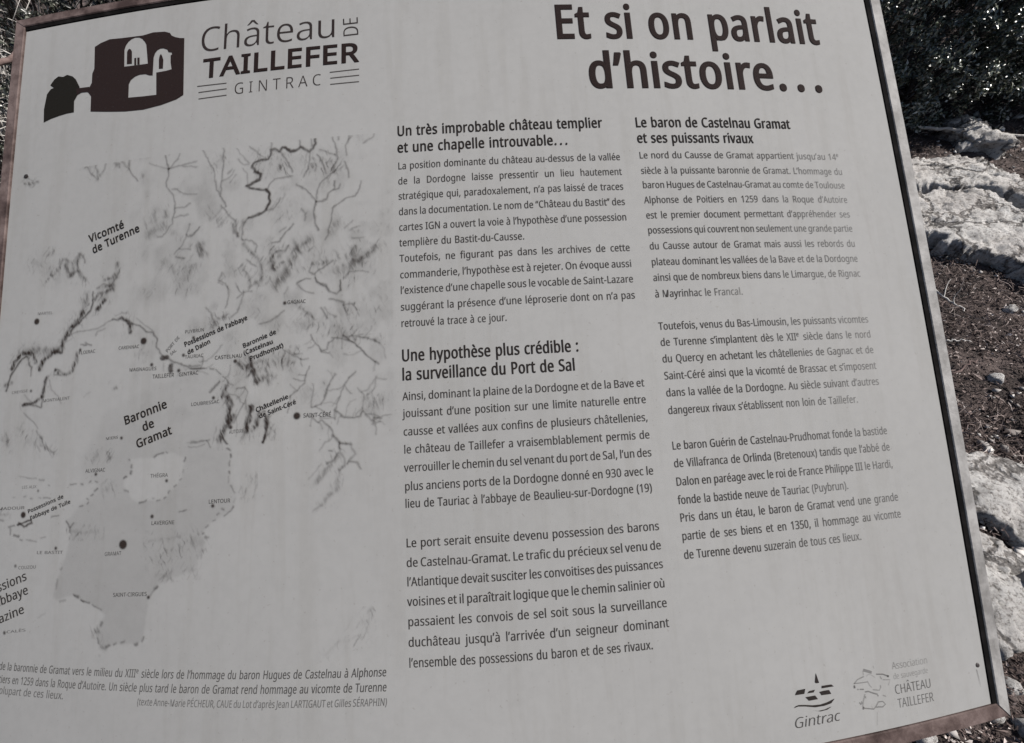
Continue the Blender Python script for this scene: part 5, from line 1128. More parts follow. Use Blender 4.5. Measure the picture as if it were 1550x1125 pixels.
3.9 0.44 1.0: -606,124 -610,126
3.2 0.40 1.0: -608,145 -602,148
3.6 0.42 1.0: -582,164 -574,163
3.2 0.36 0.9: -571,162 -568,160
3.1 0.24 0.9: -559,158 -557,158
3.1 0.36 0.9: -551,161 -546,161
3.5 0.38 0.9: -538,159 -536,158
3.1 0.36 0.9: -532,152 -530,149
3.1 0.36 0.9: -523,143 -520,141
3.1 0.34 0.9: -514,133 -512,131
3.1 0.20 0.9: -510,122 -509,118
3.6 0.40 0.9: -507,104 -505,100
3.6 0.40 1.0: -559,96 -554,93 -544,91
3.2 0.34 1.0: -539,90 -536,91
2.5 0.42 0.8: -512,180 -500,177
3.1 0.12 2.0: -561,221 -530,218 -510,215
4.4 0.20 1.8: -643,88 -640,92
6.7 0.16 3.3: -662,87 -668,95
3.3 0.30 1.1: -717,261 -714,259
3.3 0.20 1.1: -724,289 -722,276
3.6 0.34 1.1: -688,299 -680,302
3.6 0.34 1.1: -675,304 -671,307
3.3 0.20 1.1: -715,308 -705,306
3.0 0.30 1.0: -548,288 -545,286
2.0 0.24 1.0: -555,300 -548,289
4.0 0.14 2.0: -540,270 -528,271
4.0 0.14 2.0: -493,266 -481,262
2.3 0.26 1.0: -502,84 -485,84 -475,82
2.1 0.22 1.0: -504,78 -476,77
12.2 0.05 8.1: -554,246 -504,238
3.8 0.30 1.2: -272,80 -262,92
3.3 0.28 1.2: -262,92 -246,92 -244,100 -239,109 -246,117 -249,122
3.9 0.26 1.2: -262,92 -262,105 -255,114 -254,124 -262,132
5.8 0.20 1.9: -262,132 -265,145 -266,158
5.8 0.22 1.9: -266,158 -278,166 -288,177
2.5 0.22 1.2: -290,179 -301,187
3.9 0.34 1.2: -265,105 -270,114 -282,121
6.8 0.26 2.0: -265,110 -274,123 -285,133 -297,146
4.9 0.12 2.9: -297,146 -302,152
3.9 0.36 1.2: -278,102 -274,102
3.9 0.34 1.2: -250,122 -246,120 -236,121 -230,129
4.3 0.34 1.4: -263,129 -255,125
2.3 0.20 1.0: -290,121 -302,134 -309,141
4.1 0.55 1.0: -376,74 -380,83
4.1 0.20 1.4: -414,75 -411,72
3.1 0.40 0.9: -438,90 -433,93
3.1 0.44 0.9: -432,99 -431,102
3.1 0.36 0.9: -433,108 -433,116
3.0 0.40 0.9: -433,124 -433,127
3.0 0.20 0.9: -434,132 -433,139
2.6 0.34 0.9: -429,144 -423,155
3.0 0.14 1.0: -422,164 -424,168
2.8 0.38 0.9: -425,174 -429,180 -439,189
3.0 0.36 0.9: -444,178 -440,179
3.0 0.36 0.9: -450,187 -447,185
3.0 0.30 0.9: -457,195 -454,194
3.0 0.38 0.9: -468,203 -463,201
3.0 0.34 0.9: -472,213 -470,211
4.0 0.34 1.2: -468,219 -464,219
8.0 0.12 4.0: -484,221 -476,226
3.0 0.14 2.0: -476,239 -468,235
2.0 0.10 1.6: -409,162 -396,136
3.9 0.40 1.0: -689,298 -681,300
3.8 0.40 1.0: -674,305 -660,310
3.1 0.30 1.0: -653,313 -638,320
5.2 0.34 1.7: -647,350 -641,351
3.5 0.36 1.0: -637,341 -635,337
3.5 0.36 1.0: -643,359 -639,367
5.1 0.24 1.8: -635,372 -628,374
4.1 0.44 1.0: -626,371 -621,369
4.1 0.40 1.0: -613,367 -610,366
4.0 0.36 1.0: -600,364 -596,363
5.0 0.40 1.2: -577,366 -573,365
4.0 0.36 1.2: -565,362 -562,357
3.0 0.30 1.0: -547,287 -543,285
2.6 0.20 1.0: -553,299 -545,286
2.2 0.14 1.1: -756,332 -741,326
2.2 0.10 1.4: -284,383 -262,363
1.8 0.08 1.8: -258,366 -224,354 -220,329
11.2 0.95 0.7: -848,-414
9.7 0.92 0.7: -799,-141
10.0 0.92 0.7: -589,-89
4.0 0.80 0.7: -707,-84
4.7 0.80 0.7: -572,-49
4.6 0.80 0.7: -524,-36
4.4 0.80 0.7: -517,-60
4.2 0.80 0.7: -501,-87
3.9 0.60 0.7: -800,-23
4.6 0.70 0.7: -777,-12
4.0 0.80 0.7: -619,64
3.8 0.70 0.7: -753,-54
9.7 0.95 0.7: -328,47
4.7 0.85 0.7: -350,-131
5.1 0.85 0.7: -429,-44
5.0 0.80 0.7: -433,58
4.4 0.80 0.7: -463,11
8.9 0.92 0.7: -798,177
4.0 0.80 0.7: -662,118
4.0 0.75 0.7: -536,133
4.8 0.80 0.7: -558,185
12.6 0.95 0.7: -606,225
4.2 0.75 0.7: -729,229
3.3 0.50 0.7: -771,140
4.2 0.50 0.7: -807,256
4.0 0.85 0.7: -558,301
4.4 0.85 0.7: -458,173
4.6 0.60 0.7: -821,357'''
REGION = [(-507.3, 81.0), (-475.5, 79.2), (-464.1, 85.6), (-443.0, 80.9), (-435.2, 91.7), (-431.2, 101.0), (-434.1, 125.7), (-423.4, 155.1), (-424.0, 175.0), (-439.4, 188.7), (-455.1, 194.7), (-467.1, 202.0), (-472.8, 214.9), (-466.2, 225.9), (-475.4, 243.0), (-484.5, 262.1), (-542.7, 282.6), (-557.2, 301.1), (-562.1, 334.3), (-563.0, 359.8), (-576.0, 366.2), (-612.2, 366.1), (-634.7, 375.8), (-648.1, 350.1), (-630.8, 327.5), (-660.4, 308.9), (-685.4, 297.7), (-722.0, 305.8), (-728.8, 300.8), (-723.2, 278.2), (-715.9, 260.1), (-709.9, 244.2), (-701.5, 203.0), (-711.3, 189.0), (-695.3, 170.8), (-674.7, 159.7), (-657.7, 141.6), (-659.9, 129.9), (-681.2, 129.1), (-694.6, 104.9), (-674.0, 72.4), (-664.3, 49.3), (-649.0, 26.0), (-608.7, 4.3), (-568.8, -12.4), (-501.9, -22.2), (-476.4, -30.1), (-455.7, -23.8), (-441.0, -3.7), (-436.4, 20.3), (-439.3, 43.5), (-447.4, 63.9), (-449.5, 75.3)]
HOLE = [(-602.6, 98.3), (-597.9, 109.1), (-598.6, 119.5), (-608.5, 126.0), (-609.7, 136.4), (-606.4, 146.9), (-593.5, 158.8), (-582.6, 163.7), (-569.5, 160.7), (-551.1, 160.9), (-537.0, 158.5), (-528.4, 149.8), (-516.2, 137.8), (-509.3, 119.9), (-506.3, 101.8), (-523.5, 92.9), (-539.2, 90.0), (-559.9, 96.4), (-581.2, 97.0)]
step = 1.15
mu = np.arange(-876, -166, step); mv = np.arange(-412, 405, step)
MU, MV = np.meshgrid(mu, mv, indexing='ij')
clear = np.ones_like(MU)
relief = np.zeros_like(MU)
# wavering of the hand
wu = MU + (fbm2(MU / 8, MV / 8, 21, 3) - .43) * 5.0; wv = MV + (fbm2(MU / 8 + 50, MV / 8, 22, 3) - .43) * 5.0
grain = .62 + .8 * fbm2(MU / 5, MV / 5, 31, 3)

def inside(P, X, Y):
    P = np.array(P); r = np.zeros(X.shape, bool); j = len(P) - 1
    for i in range(len(P)):
        (xi, yi), (xj, yj) = P[i], P[j]
        c = ((yi > Y) != (yj > Y)) & (X < (xj - xi) * (Y - yi) / (yj - yi + 1e-9) + xi)
        r ^= c; j = i
    return r

def blur(a, n):
    for _ in range(n):
        a = np.pad(a, 1, mode='edge')
        a = (a[:-2, 1:-1] + a[2:, 1:-1] + a[1:-1, :-2] + a[1:-1, 2:] + 2 * a[1:-1, 1:-1]) / 6
    return a
reg = inside(REGION, wu, wv).astype(float); hole = inside(HOLE, wu, wv).astype(float)
north = np.clip((MV - 10 + .25 * (MU + 560)) / 130, 0, 1)
sharp = blur(reg * (1 - hole), 5); soft = blur(reg, 60) * (1 - blur(hole, 5))
low = np.clip((MV - 150) / 60, 0, 1)
wash = (sharp * low + soft * (1 - low)) * (.050 + .05 * fbm2(MU / 60, MV / 60, 41, 3)) * (.5 + .5 * north)
clear *= 1 - wash
rv = random.Random(12)
SIDE = []
for line in STROKES.split('\n'):
    hd, ps = line.split(':'); w, d, s = map(float, hd.split())
    P = [tuple(map(float, q.split(','))) for q in ps.split()]
    if s > 1.05 or len(P) < 3 or P[0][0] < -640 or P[0][1] > 60: continue
    for (x0, y0), (x1, y1) in zip(P[:-1], P[1:]):
        L = math.hypot(x1 - x0, y1 - y0)
        for _ in range(int(L / 16 + rv.random())):
            t = rv.random(); a = math.atan2(y1 - y0, x1 - x0) + rv.choice((-1, 1)) * rv.uniform(.7, 1.5)
            x, y = x0 + t * (x1 - x0), y0 + t * (y1 - y0); q = [(x, y)]; n_ = rv.randint(2, 4)
            for _k in range(n_):
                a += rv.uniform(-.5, .5); x += math.cos(a) * rv.uniform(4, 9); y += math.sin(a) * rv.uniform(4, 9); q.append((x, y))
            if all(-650 < u_ < -180 and -400 < v_ for u_, v_ in q):
                SIDE.append('%.1f %.2f .9: ' % (rv.uniform(1.6, 2.6), rv.uniform(.16, .34)) + ' '.join('%.1f,%.1f' % c_ for c_ in q))
for line in STROKES.split('\n') + SIDE:
    hd, ps = line.split(':')
    w, d, s = map(float, hd.split())
    P = np.array([list(map(float, q.split(','))) for q in ps.split()])
    m = w / 2 + s * 3 + 3
    a0, a1 = np.searchsorted(mu, [P[:, 0].min() - m, P[:, 0].max() + m]); b0, b1 = np.searchsorted(mv, [P[:, 1].min() - m, P[:, 1].max() + m])
    if a1 <= a0 or b1 <= b0: continue
    dot = len(P) == 1
    X = (MU if dot else wu)[a0:a1, b0:b1]; Y = (MV if dot else wv)[a0:a1, b0:b1]
    dist = np.full(X.shape, 1e9)
    if dot:
        dist = np.hypot(X - P[0, 0], Y - P[0, 1])
    for p, q in zip(P[:-1], P[1:]):
        dx, dy = q - p; L2 = dx * dx + dy * dy + 1e-9
        t = np.clip(((X - p[0]) * dx + (Y - p[1]) * dy) / L2, 0, 1)
        dist = np.minimum(dist, np.hypot(X - p[0] - t * dx, Y - p[1] - t * dy))
    if not dot:
        if s >= 1.3: w *= .9; d = min(.95, d * 1.3)
        elif w < 7: w *= .66; d = min(.95, d * 1.3); s *= .7
    k = 1 / (1 + np.exp(np.clip((dist - w / 2) / (s * .45 + .25), -30, 30)))
    g = 1.0 if d > .7 else grain[a0:a1, b0:b1]
    if s >= 1.3 and not dot:
        hx, hy = X - .35 * Y, Y + .35 * X
        g = g * np.clip(.40 + 2.6 * (fbm2(hx / 2.6 + 9, hy / 11, 77, 2) - .22), 0, 1.5)
    clear[a0:a1, b0:b1] *= 1 - np.clip(d * (1 if dot or d > .6 else .72) * k * g, 0, 1)
    if s >= 1.3 and not dot:
        relief[a0:a1, b0:b1] = np.maximum(relief[a0:a1, b0:b1], np.exp(-np.maximum(dist - w / 2, 0) ** 2 / 160.0))
# pale hill washes
hills = blur(np.clip(fbm2(MU / 26, MV / 34, 51, 4) - .46, 0, 1) * np.clip((MU + 700) / 200, 0, 1) * np.clip((120 - MV) / 200, 0, 1), 2)
edge = np.clip((MU + 690) / 60, 0, 1) * np.clip((-172 - MU) / 12, 0, 1) * np.clip((MV + 395) / 30, 0, 1)
clear *= 1 - hills * .38 * edge
# fine pencil hatching around the hills
for k, (ang, sd_) in enumerate(((2.15, 71), (1.15, 81), (1.75, 91))):
    ca, sa = math.cos(ang), math.sin(ang)
    A = (wu * ca + wv * sa) / 13; B = (-wu * sa + wv * ca) / 2.6
    hatch = np.clip(fbm2(A + 40, B + 40, sd_, 3) - .55, 0, 1) * 2.4
    sel = np.clip(fbm2(MU / 40, MV / 40, sd_ + 3, 2) * 3.2 - .9, 0, 1)
    clear *= 1 - np.clip(hatch * sel * (np.clip(relief, 0, 1) * .75 + np.clip(hills * edge * 4, 0, 1) * .62), 0, .5)
ink = (1 - clear)
idx = np.arange(MU.size).reshape(MU.shape)
fa = np.stack([idx[:-1, :-1], idx[:-1, 1:], idx[1:, 1:], idx[1:, :-1]], -1).reshape(-1, 4)
fi = ink.ravel()
keep = fi[fa].max(1) > .004
mesh_obj('valley_map', on_board(MU.ravel() / 1000, MV.ravel() / 1000, LIFT + .0002), fa[keep], M_MAP, panel, {'ink': fi})

# screws holding the board
def screw(u, v, r, streak):
    c = on_board(np.array(u), np.array(v), .0008)
    n = 20
    vv = []; 
    for rr, hh in ((r, -.0009), (r * .9, -.0003), (r * .45, 0.0), (0.0001, .0)):
        for i in range(n):
            a = 2 * math.pi * i / n
            vv.append(c + rr * (math.cos(a) * UX + math.sin(a) * VUP) + hh * NRM)
    f = [(k * n + i, k * n + (i + 1) % n, (k + 1) * n + (i + 1) % n, (k + 1) * n + i) for k in range(3) for i in range(n)]
    mesh_obj('screw', vv, f, M_SCREW, panel, smooth=True)
screw(-.8484, -.4126, .0030, None)
screw(.6985, .4943, .0026, None)
V = np.array(ribbon([(695.5, 500), (697, 513), (698, 526)], 2.2)) / 1000
mesh_obj('rust_streak', on_board(V[:, 0], V[:, 1], LIFT), [(0, 1, 4, 5), (1, 2, 3, 4)], M_INK, panel, {'ink': [.3, .22, .05, .05, .22, .3]})

# ------------------------------------------------------------------ rocks: weathered limestone lying in the slope
def rock(name, outline, H, edge, seed, label, group=None, cat='rock', res=.007, rough=.07, tilt=(0, 0), crack=None):
    P = np.array(outline, float)
    lo = P.min(0) - .04; hi = P.max(0) + .04
    res = max(res, float((hi - lo).max()) / 260)
    xs = np.arange(lo[0], hi[0] + res, res); ys = np.arange(lo[1], hi[1] + res, res)
    X, Y = np.meshgrid(xs, ys, indexing='ij')
    fr = min(1.0, .25 / max(hi - lo))
    wx = X + (fbm2(X * 22 * (1 + fr), Y * 22 * (1 + fr), seed, 5) - .47) * .085 * min(1, max(hi - lo) * 1.2)
    wy = Y + (fbm2(X * 22 * (1 + fr) + 9, Y * 22 * (1 + fr), seed + 5, 5) - .47) * .085 * min(1, max(hi - lo) * 1.2)
    ins = inside(P, wx, wy)
    dist = np.full(X.shape, 9.)
    for p, q in zip(P, np.roll(P, -1, 0)):
        dx, dy = q - p; t = np.clip(((wx - p[0]) * dx + (wy - p[1]) * dy) / (dx * dx + dy * dy + 1e-12), 0, 1)
        dist = np.minimum(dist, np.hypot(wx - p[0] - t * dx, wy - p[1] - t * dy))
    sd_ = np.where(ins, dist, -dist)
    t = np.clip(sd_ / edge, -1.2, 1)
    prof_ = np.where(t > 0, 1 - (1 - np.clip(t, 0, 1)) ** 3.4, t * 1.6)
    c = P.mean(0)
    pit = np.clip(fbm2(X * 30, Y * 30, seed + 3, 4) - .52, 0, 1) * .5
    ridge = np.abs(fbm2(X * 5 + Y * 3, Y * 6, seed + 7, 4) - .47)
    q = fbm2(X * 6 + Y * 2, Y * 9, seed + 1, 5) * 7; fq = q - np.floor(q)
    lump = ((np.floor(q) + np.clip(fq * 3.2 - 1.6, 0, 1)) / 7 - .47) * rough * 1.5 - np.clip(.016 - ridge, 0, 1) * 1.3 + (fbm2(X * 26, Y * 26, seed + 2, 5) - .45) * .026
    Z = height(X, Y) * .6 + float(height(c[0], c[1])) * .4 + H * prof_ * (1 + tilt[0] * (X - c[0]) + tilt[1] * (Y - c[1])) + (lump - pit * .09) * np.clip(t + .35, 0, 1) * min(1, H / .06)
    Z = np.where(sd_ < -.02, np.minimum(Z, height(X, Y) - .05), Z)
    base = (float(c[0]), float(c[1]), float(height(c[0], c[1])))
    # undercut: the foot of each side steps back under the edge of the slab
    und = np.clip((edge * .25 - sd_) / .02, 0, 1) * min(.05, H * .7)
    dd = np.hypot(X - c[0], Y - c[1]) + 1e-6
    X = X - (X - c[0]) / dd * und; Y = Y - (Y - c[1]) / dd * und
    V = np.stack([X - base[0], Y - base[1], Z - base[2]], -1).reshape(-1, 3)
    idx = np.arange(X.size).reshape(X.shape)
    f = np.stack([idx[:-1, :-1], idx[1:, :-1], idx[1:, 1:], idx[:-1, 1:]], -1).reshape(-1, 4)
    keep = (sd_.ravel()[f] > -.03).any(1)
    f = f[keep]
    used = np.unique(f); remap = np.full(len(V), -1); remap[used] = np.arange(len(used))
    o = mesh_obj(name, V[used], remap[f], M_ROCK, smooth=True)
    o.location = base
    tag(o, label, cat, group)
    return o

ROCKS = [([(1.910, 1.370), (2.006, 1.487), (2.203, 1.493), (2.316, 1.475), (2.392, 1.371), (2.396, 1.222), (2.403, 1.122), (2.476, 0.961), (2.240, 0.685), (2.192, 0.869), (2.152, 0.965), (2.117, 1.027), (2.030, 1.058), (1.996, 1.127), (1.996, 1.206), (1.873, 1.234)], 0.075, 0.022, 1, 'large smooth pale limestone slab below the pitted ledge, dark gap under its edge'),
([(2.101, 1.763), (2.179, 1.840), (2.433, 1.803), (2.540, 1.810), (2.593, 1.744), (2.619, 1.600), (2.656, 1.448), (2.723, 1.252), (2.586, 1.090), (2.467, 1.274), (2.441, 1.395), (2.381, 1.482), (2.275, 1.512), (2.085, 1.616)], 0.055, 0.060, 2, 'pitted rough limestone ledge just under the fallen stick'),
([(2.565, 2.062), (2.726, 2.168), (2.778, 2.110), (2.779, 1.959), (2.790, 1.857), (2.806, 1.746), (2.722, 1.697), (2.632, 1.799), (2.564, 1.900)], 0.090, 0.120, 3, 'rounded pale stone at the foot of the dense shrub, behind the stick'),
([(1.324, 0.216), (1.480, 0.226), (1.537, 0.227), (1.575, 0.194), (1.615, 0.157), (1.704, 0.076), (1.529, -0.118), (1.433, -0.064), (1.401, -0.040), (1.383, -0.007), (1.373, 0.022), (1.327, 0.054), (1.265, 0.094)], 0.045, 0.022, 4, 'limestone ledge beside the right frame, above the dark diagonal crack'),
([(1.243, 0.015), (1.334, -0.004), (1.373, -0.038), (1.406, -0.076), (1.512, -0.141), (1.389, -0.274), (1.286, -0.253), (1.224, -0.283), (1.166, -0.303), (1.161, -0.272), (1.112, -0.235)], 0.045, 0.022, 5, 'spotted limestone ledge below the dark crack, near the lower right frame corner')]
for (outl, H, edge, seed, label) in ROCKS:
    rock('limestone_rock', outl, H, edge, seed, label, rough=.010 if seed == 1 else .018 if seed in (4, 5) else .05, tilt=(.25, .9) if seed == 1 else (0, 0))
STONES = [(1.778, 0.479, 0.035, 'small white stone in the brown litter between the two ledges'),
(0.900, -0.413, 0.035, 'pale stone under the bottom frame rail'),
(1.110, -0.314, 0.020, 'small stone touching the lower right frame corner'),
(1.161, -0.342, 0.028, 'pale stone right of the frame corner, in dry grass'),
(1.076, -0.390, 0.022, 'stone in the dry grass of the bottom right corner'),
(1.123, -0.409, 0.030, 'stone at the very corner of the picture, bottom right'),
(2.616, 1.871, 0.050, 'stone lying against the rounded pale rock under the stick'),
(2.049, 0.765, 0.030, 'stone in the litter below the large smooth slab')]
for k, (x, y, r, label) in enumerate(STONES):
    a = [(x + r * (.75 + .4 * random.random()) * math.cos(t), y + r * (.6 + .4 * random.random()) * math.sin(t)) for t in np.linspace(0, 2 * math.pi, 9)[:-1]]
    rock('stone', a, r * .75, r * .8, 100 + k, label, 'loose stones beside the board', 'stone', res=.006)

# ------------------------------------------------------------------ plants and litter
def scatter(name, pos, nrm, length, width, tone, mat, parent=None, curl=.25, leaf=True):
    """one small folded leaf or bent blade per position"""
    n = len(pos)
    r = rng.normal(size=(n, 3)); nrm = nrm / np.linalg.norm(nrm, axis=1, keepdims=True)
    a = np.cross(nrm, r); a /= np.linalg.norm(a, axis=1, keepdims=True)
    b = np.cross(nrm, a)
    L = length[:, None]; W = width[:, None]
    if leaf:
        pts = [pos - a * L * .5, pos - a * L * .12 + b * W * .5 + nrm * W * curl, pos + a * L * .5 - nrm * L * curl * .4, pos - a * L * .12 - b * W * .5 + nrm * W * curl,
               pos - a * L * .02]
        V = np.stack(pts, 1).reshape(-1, 3)
        base = np.arange(n)[:, None] * 5
        F = np.concatenate([base + np.array([[0, 1, 4]]), base + np.array([[1, 2, 4]]), base + np.array([[2, 3, 4]]), base + np.array([[3, 0, 4]])])
        T = np.repeat(tone, 5)
    else:
        pts = []
        for s, wd in ((-.5, .8), (0, 1), (.5, .15)):
            c = pos + a * L * s + nrm * L * curl * (.25 - s * s)
            pts += [c - b * W * wd * .5, c + b * W * wd * .5]
        V = np.stack(pts, 1).reshape(-1, 3)
        base = np.arange(n)[:, None] * 6
        F = np.concatenate([base + np.array([[0, 1, 3, 2]]), base + np.array([[2, 3, 5, 4]])])
        T = np.repeat(tone, 6)
    return mesh_obj(name, V, F, mat, parent, {'tone': T})

def tube(path, radii, sides=6):
    P = np.array(path, float); n = len(P)
    t = np.gradient(P, axis=0); t /= np.linalg.norm(t, axis=1, keepdims=True)
    ref = np.array([.3, .2, .93]); a = np.cross(t, ref); a /= np.linalg.norm(a, axis=1, keepdims=True); b = np.cross(t, a)
    ang = np.linspace(0, 2 * math.pi, sides + 1)[:-1]
    V = (P[:, None] + (np.cos(ang)[None, :, None] * a[:, None] + np.sin(ang)[None, :, None] * b[:, None]) * np.array(radii)[:, None, None]).reshape(-1, 3)
    idx = np.arange(n * sides).reshape(n, sides); nx = np.roll(idx, -1, 1)
    F = np.stack([idx[:-1], nx[:-1], nx[1:], idx[1:]], -1).reshape(-1, 4)
    return V, F

def tubes(name, items, mat, parent=None, sides=6):
    V = []; F = []; n = 0
    for p, r in items:
        v, f = tube(p, r, sides); V.append(v); F.append(f + n); n += len(v)
    return mesh_obj(name, np.concatenate(V), np.concatenate(F), mat, parent, smooth=True)

def wander(p, d, n, step, jitter, rs, droop=0.0):
    out = [np.array(p, float)]; d = np.array(d, float)
    for _ in range(n):
        d = d + rs.normal(size=3) * jitter; d[2] -= droop; d /= np.linalg.norm(d); out.append(out[-1] + d * step)
    return out

M_LEAF = mat_tone('small_dark_green_leaf', [(0, (.012, .014, .010)), (.38, (.038, .048, .030)), (.56, (.100, .120, .076)), (.74, (.23, .235, .195)), (1, (.46, .46, .42))], .28, .9)  # pale end of the ramp paints sun glints on the leaves
M_GREYLEAF = mat_tone('dull_grey_green_leaf', [(0, (.005, .006, .0045)), (.5, (.016, .018, .013)), (.76, (.055, .06, .043)), (.9, (.20, .20, .17)), (1, (.40, .39, .35))], .36, .6)
M_BARK = mat_bark('dark_bark', (.03, .024, .02), (.09, .075, .066))
M_TWIG = mat_bark('pale_dry_twig', (.30, .28, .26), (.52, .50, .47))
M_BRANCH = mat_bark('brown_branch', (.07, .045, .04), (.15, .105, .095))
M_LITTER = mat_tone('dry_litter', [(0, (.018, .012, .011)), (.4, (.075, .052, .046)), (.7, (.17, .13, .118)), (.9, (.33, .28, .26)), (1, (.55, .50, .47))], .8, .3)

def shrub(name, x, y, rad, n, leaf, label, mat, twigs=60, seed=1, pale=0, group='shrubs on the bank behind the board'):
    rs = np.random.default_rng(seed)
    z0 = float(height(np.array(x), np.array(y)))
    root = empty(name, (x, y, z0))
    tag(root, label, 'shrub', group)
    rx, ry, rz = rad
    # shoots: clusters of leaves along short sprays on a lumpy dome
    ns = max(40, n // 60)
    d = rs.normal(size=(ns, 3)); d[:, 2] = np.abs(d[:, 2]) * 1.15 - .55; d /= np.linalg.norm(d, axis=1, keepdims=True)
    rr = rs.uniform(.5, 1.0, ns) ** .4 * (.82 + .3 * fbm2(d[:, 0] * 3 + 10, d[:, 1] * 3 + d[:, 2] * 4 + 10, seed, 3))
    c = d * rr[:, None] * np.array(rad) + np.array([0, 0, rz * .50])
    which = rs.integers(0, ns, n)
    t = rs.uniform(0, 1, n)
    sprayd = d + rs.normal(size=(ns, 3)) * .5 + np.array([0, 0, .35]); sprayd /= np.linalg.norm(sprayd, axis=1, keepdims=True)
    pos = c[which] + sprayd[which] * (t[:, None] * leaf * 5.5) + rs.normal(size=(n, 3)) * leaf * .55
    pos[:, 2] = np.maximum(pos[:, 2], .01 + rs.uniform(0, .03, n))
    nr = d[which] * .5 + rs.normal(size=(n, 3)) * .55 + np.array([0, 0, .75])
    tone = np.clip(rs.beta(1.8, 2.3, n) * .95 + rs.normal(size=n) * .05 + (rs.random(ns)[which] - .5) * .3, 0, 1)
    global rng
    keep = rng; rng = rs
    scatter('leaves', pos, nr, leaf * rs.uniform(.6, 1.25, n), leaf * rs.uniform(.32, .55, n), tone, mat, root)
    rng = keep
    items = []
    for k in range(twigs):
        j = rs.integers(0, ns)
        b0 = np.array([rs.normal() * .12 * rx, rs.normal() * .12 * ry, -.03])
        m1 = b0 * .5 + c[j] * .5 + rs.normal(size=3) * .06 + np.array([0, 0, -.05])
        items.append(([b0, (b0 + m1) / 2 + rs.normal(size=3) * .02, m1, (m1 + c[j]) / 2 + rs.normal(size=3) * .02, c[j]], [.012, .010, .007, .005, .002]))
    tubes('branches', items, M_BARK, root, 5)
    if pale:
        items = []
        for k in range(pale):
            j = rs.integers(0, ns)
            p = wander(c[j] * rs.uniform(.8, 1.02), d[j] * .4 + rs.normal(size=3) * .9, 5, .03 + .03 * rs.random(), .45, rs)
            p = [np.array([0, 0, -.02]), c[j] * .4 + rs.normal(size=3) * .03] + p
            items.append((p, np.linspace(.0034, .0009, 8)))
        tubes('dry_twigs', items, M_TWIG, root, 4)
    return root

SHRUBS = [
    ('leafy_shrub', 2.60, 2.42, (.85, .50, .84), 100000, .0230, 'dense shrub of small dark green leaves directly behind the thin fallen stick', M_LEAF, 60, 11, 10),
    ('leafy_shrub', 3.65, 2.45, (.80, .60, .85), 80000, .0240, 'small leaved shrub at the right edge, behind the pitted rock ledge', M_LEAF, 50, 12, 10),
    ('leafy_shrub', 3.2, 3.75, (1.1, .7, 1.0), 36000, .026, 'taller green shrub farthest back beyond the right corner of the board', M_LEAF, 50, 13, 0),
    ('leafy_shrub', 1.55, 3.5, (.95, .6, .80), 12000, .034, 'green shrub behind the right half of the board, mostly hidden by it', M_LEAF, 40, 14, 0),
    ('leafy_shrub', 0.0, 3.9, (1.1, .6, .80), 9000, .036, 'green shrub hidden behind the middle of the board', M_LEAF, 40, 15, 0),
    ('grey_shrub', -1.75, 3.5, (1.1, .6, .95), 22000, .032, 'dull green shrub showing just above the upper left frame corner', M_GREYLEAF, 60, 16, 60),
    ('grey_shrub', -3.15, 3.2, (1.0, .7, 1.05), 22000, .032, 'dull green shrub filling the upper left corner, left of the frame', M_GREYLEAF, 60, 17, 80),
    ('twiggy_shrub', -2.45, 1.85, (.60, .55, .62), 15000, .026, 'dark shrub with pale dry twigs beside the left frame edge', M_GREYLEAF, 60, 18, 420),
    ('twiggy_shrub', -2.05, .95, (.45, .45, .42), 9000, .024, 'low dark twiggy shrub close to the left side of the board', M_GREYLEAF, 40, 19, 200),
]
for nm, x, y, rad, n, lf, lab, mt, tw, sdn, pl in SHRUBS:
    shrub(nm, x, y, rad, n, lf, lab, mt, tw, sdn, pl)

# fallen stick, brown branch, little dry twigs
rs = np.random.default_rng(5)
def stick(name, pts, r0, r1, mat, label, cat, n=14, wob=.004, sub=()):
    P = np.array(pts, float)
    t = np.linspace(0, 1, n); s = np.linspace(0, 1, len(P))
    path = np.stack([np.interp(t, s, P[:, k]) for k in range(3)], 1) + rs.normal(size=(n, 3)) * wob
    base = path[0].copy()
    items = [(path - base, np.linspace(r0, r1, n))]
    for (f, dv, ln) in sub:
        k = int(f * (n - 1)); items.append((np.array(wander(path[k] - base, dv, 5, ln / 5, .15, rs)), np.linspace(r1 * .9, r1 * .35, 6)))
    o = tubes(name, items, mat, None, 8)
    o.location = tuple(base)
    tag(o, label, cat)
    return o
stick('fallen_stick', [(2.435, 2.060, 0.474), (2.647, 1.917, 0.500), (2.839, 1.791, 0.496)], .0085, .006, M_TWIG, 'thin pale straight stick lying across the rocks under the dense shrub', 'stick')
stick('bare_branch', [(-1.533, 1.153, 0.997), (-1.494, 1.268, 1.017), (-1.484, 1.348, 1.031), (-1.479, 1.487, 1.047)], .009, .006, M_BRANCH, 'bare brown branch reaching in from the left edge beside the frame', 'branch', wob=.003)
stick('dry_twig', [(1.856, 0.933, 0.226), (1.845, 0.842, 0.230), (1.876, 0.787, 0.219)], .0045, .0025, M_TWIG, 'small white forked twig on the litter beside the right frame rail', 'twig', wob=.004, sub=((.45, (.3, .5, .5), .09), (.7, (-.2, .6, .3), .07)))
stick('dry_twig', [(1.722, 0.657, 0.185), (1.789, 0.636, 0.198)], .003, .002, M_TWIG, 'thin straw coloured twig lying flat above the cracked ledge', 'twig', wob=.002)
stick('dry_twig', [(1.641, 0.508, 0.163), (1.702, 0.532, 0.195), (1.759, 0.554, 0.182)], .004, .002, M_BRANCH, 'curved brownish twig close to the frame, between twig and ledge', 'twig', wob=.003)

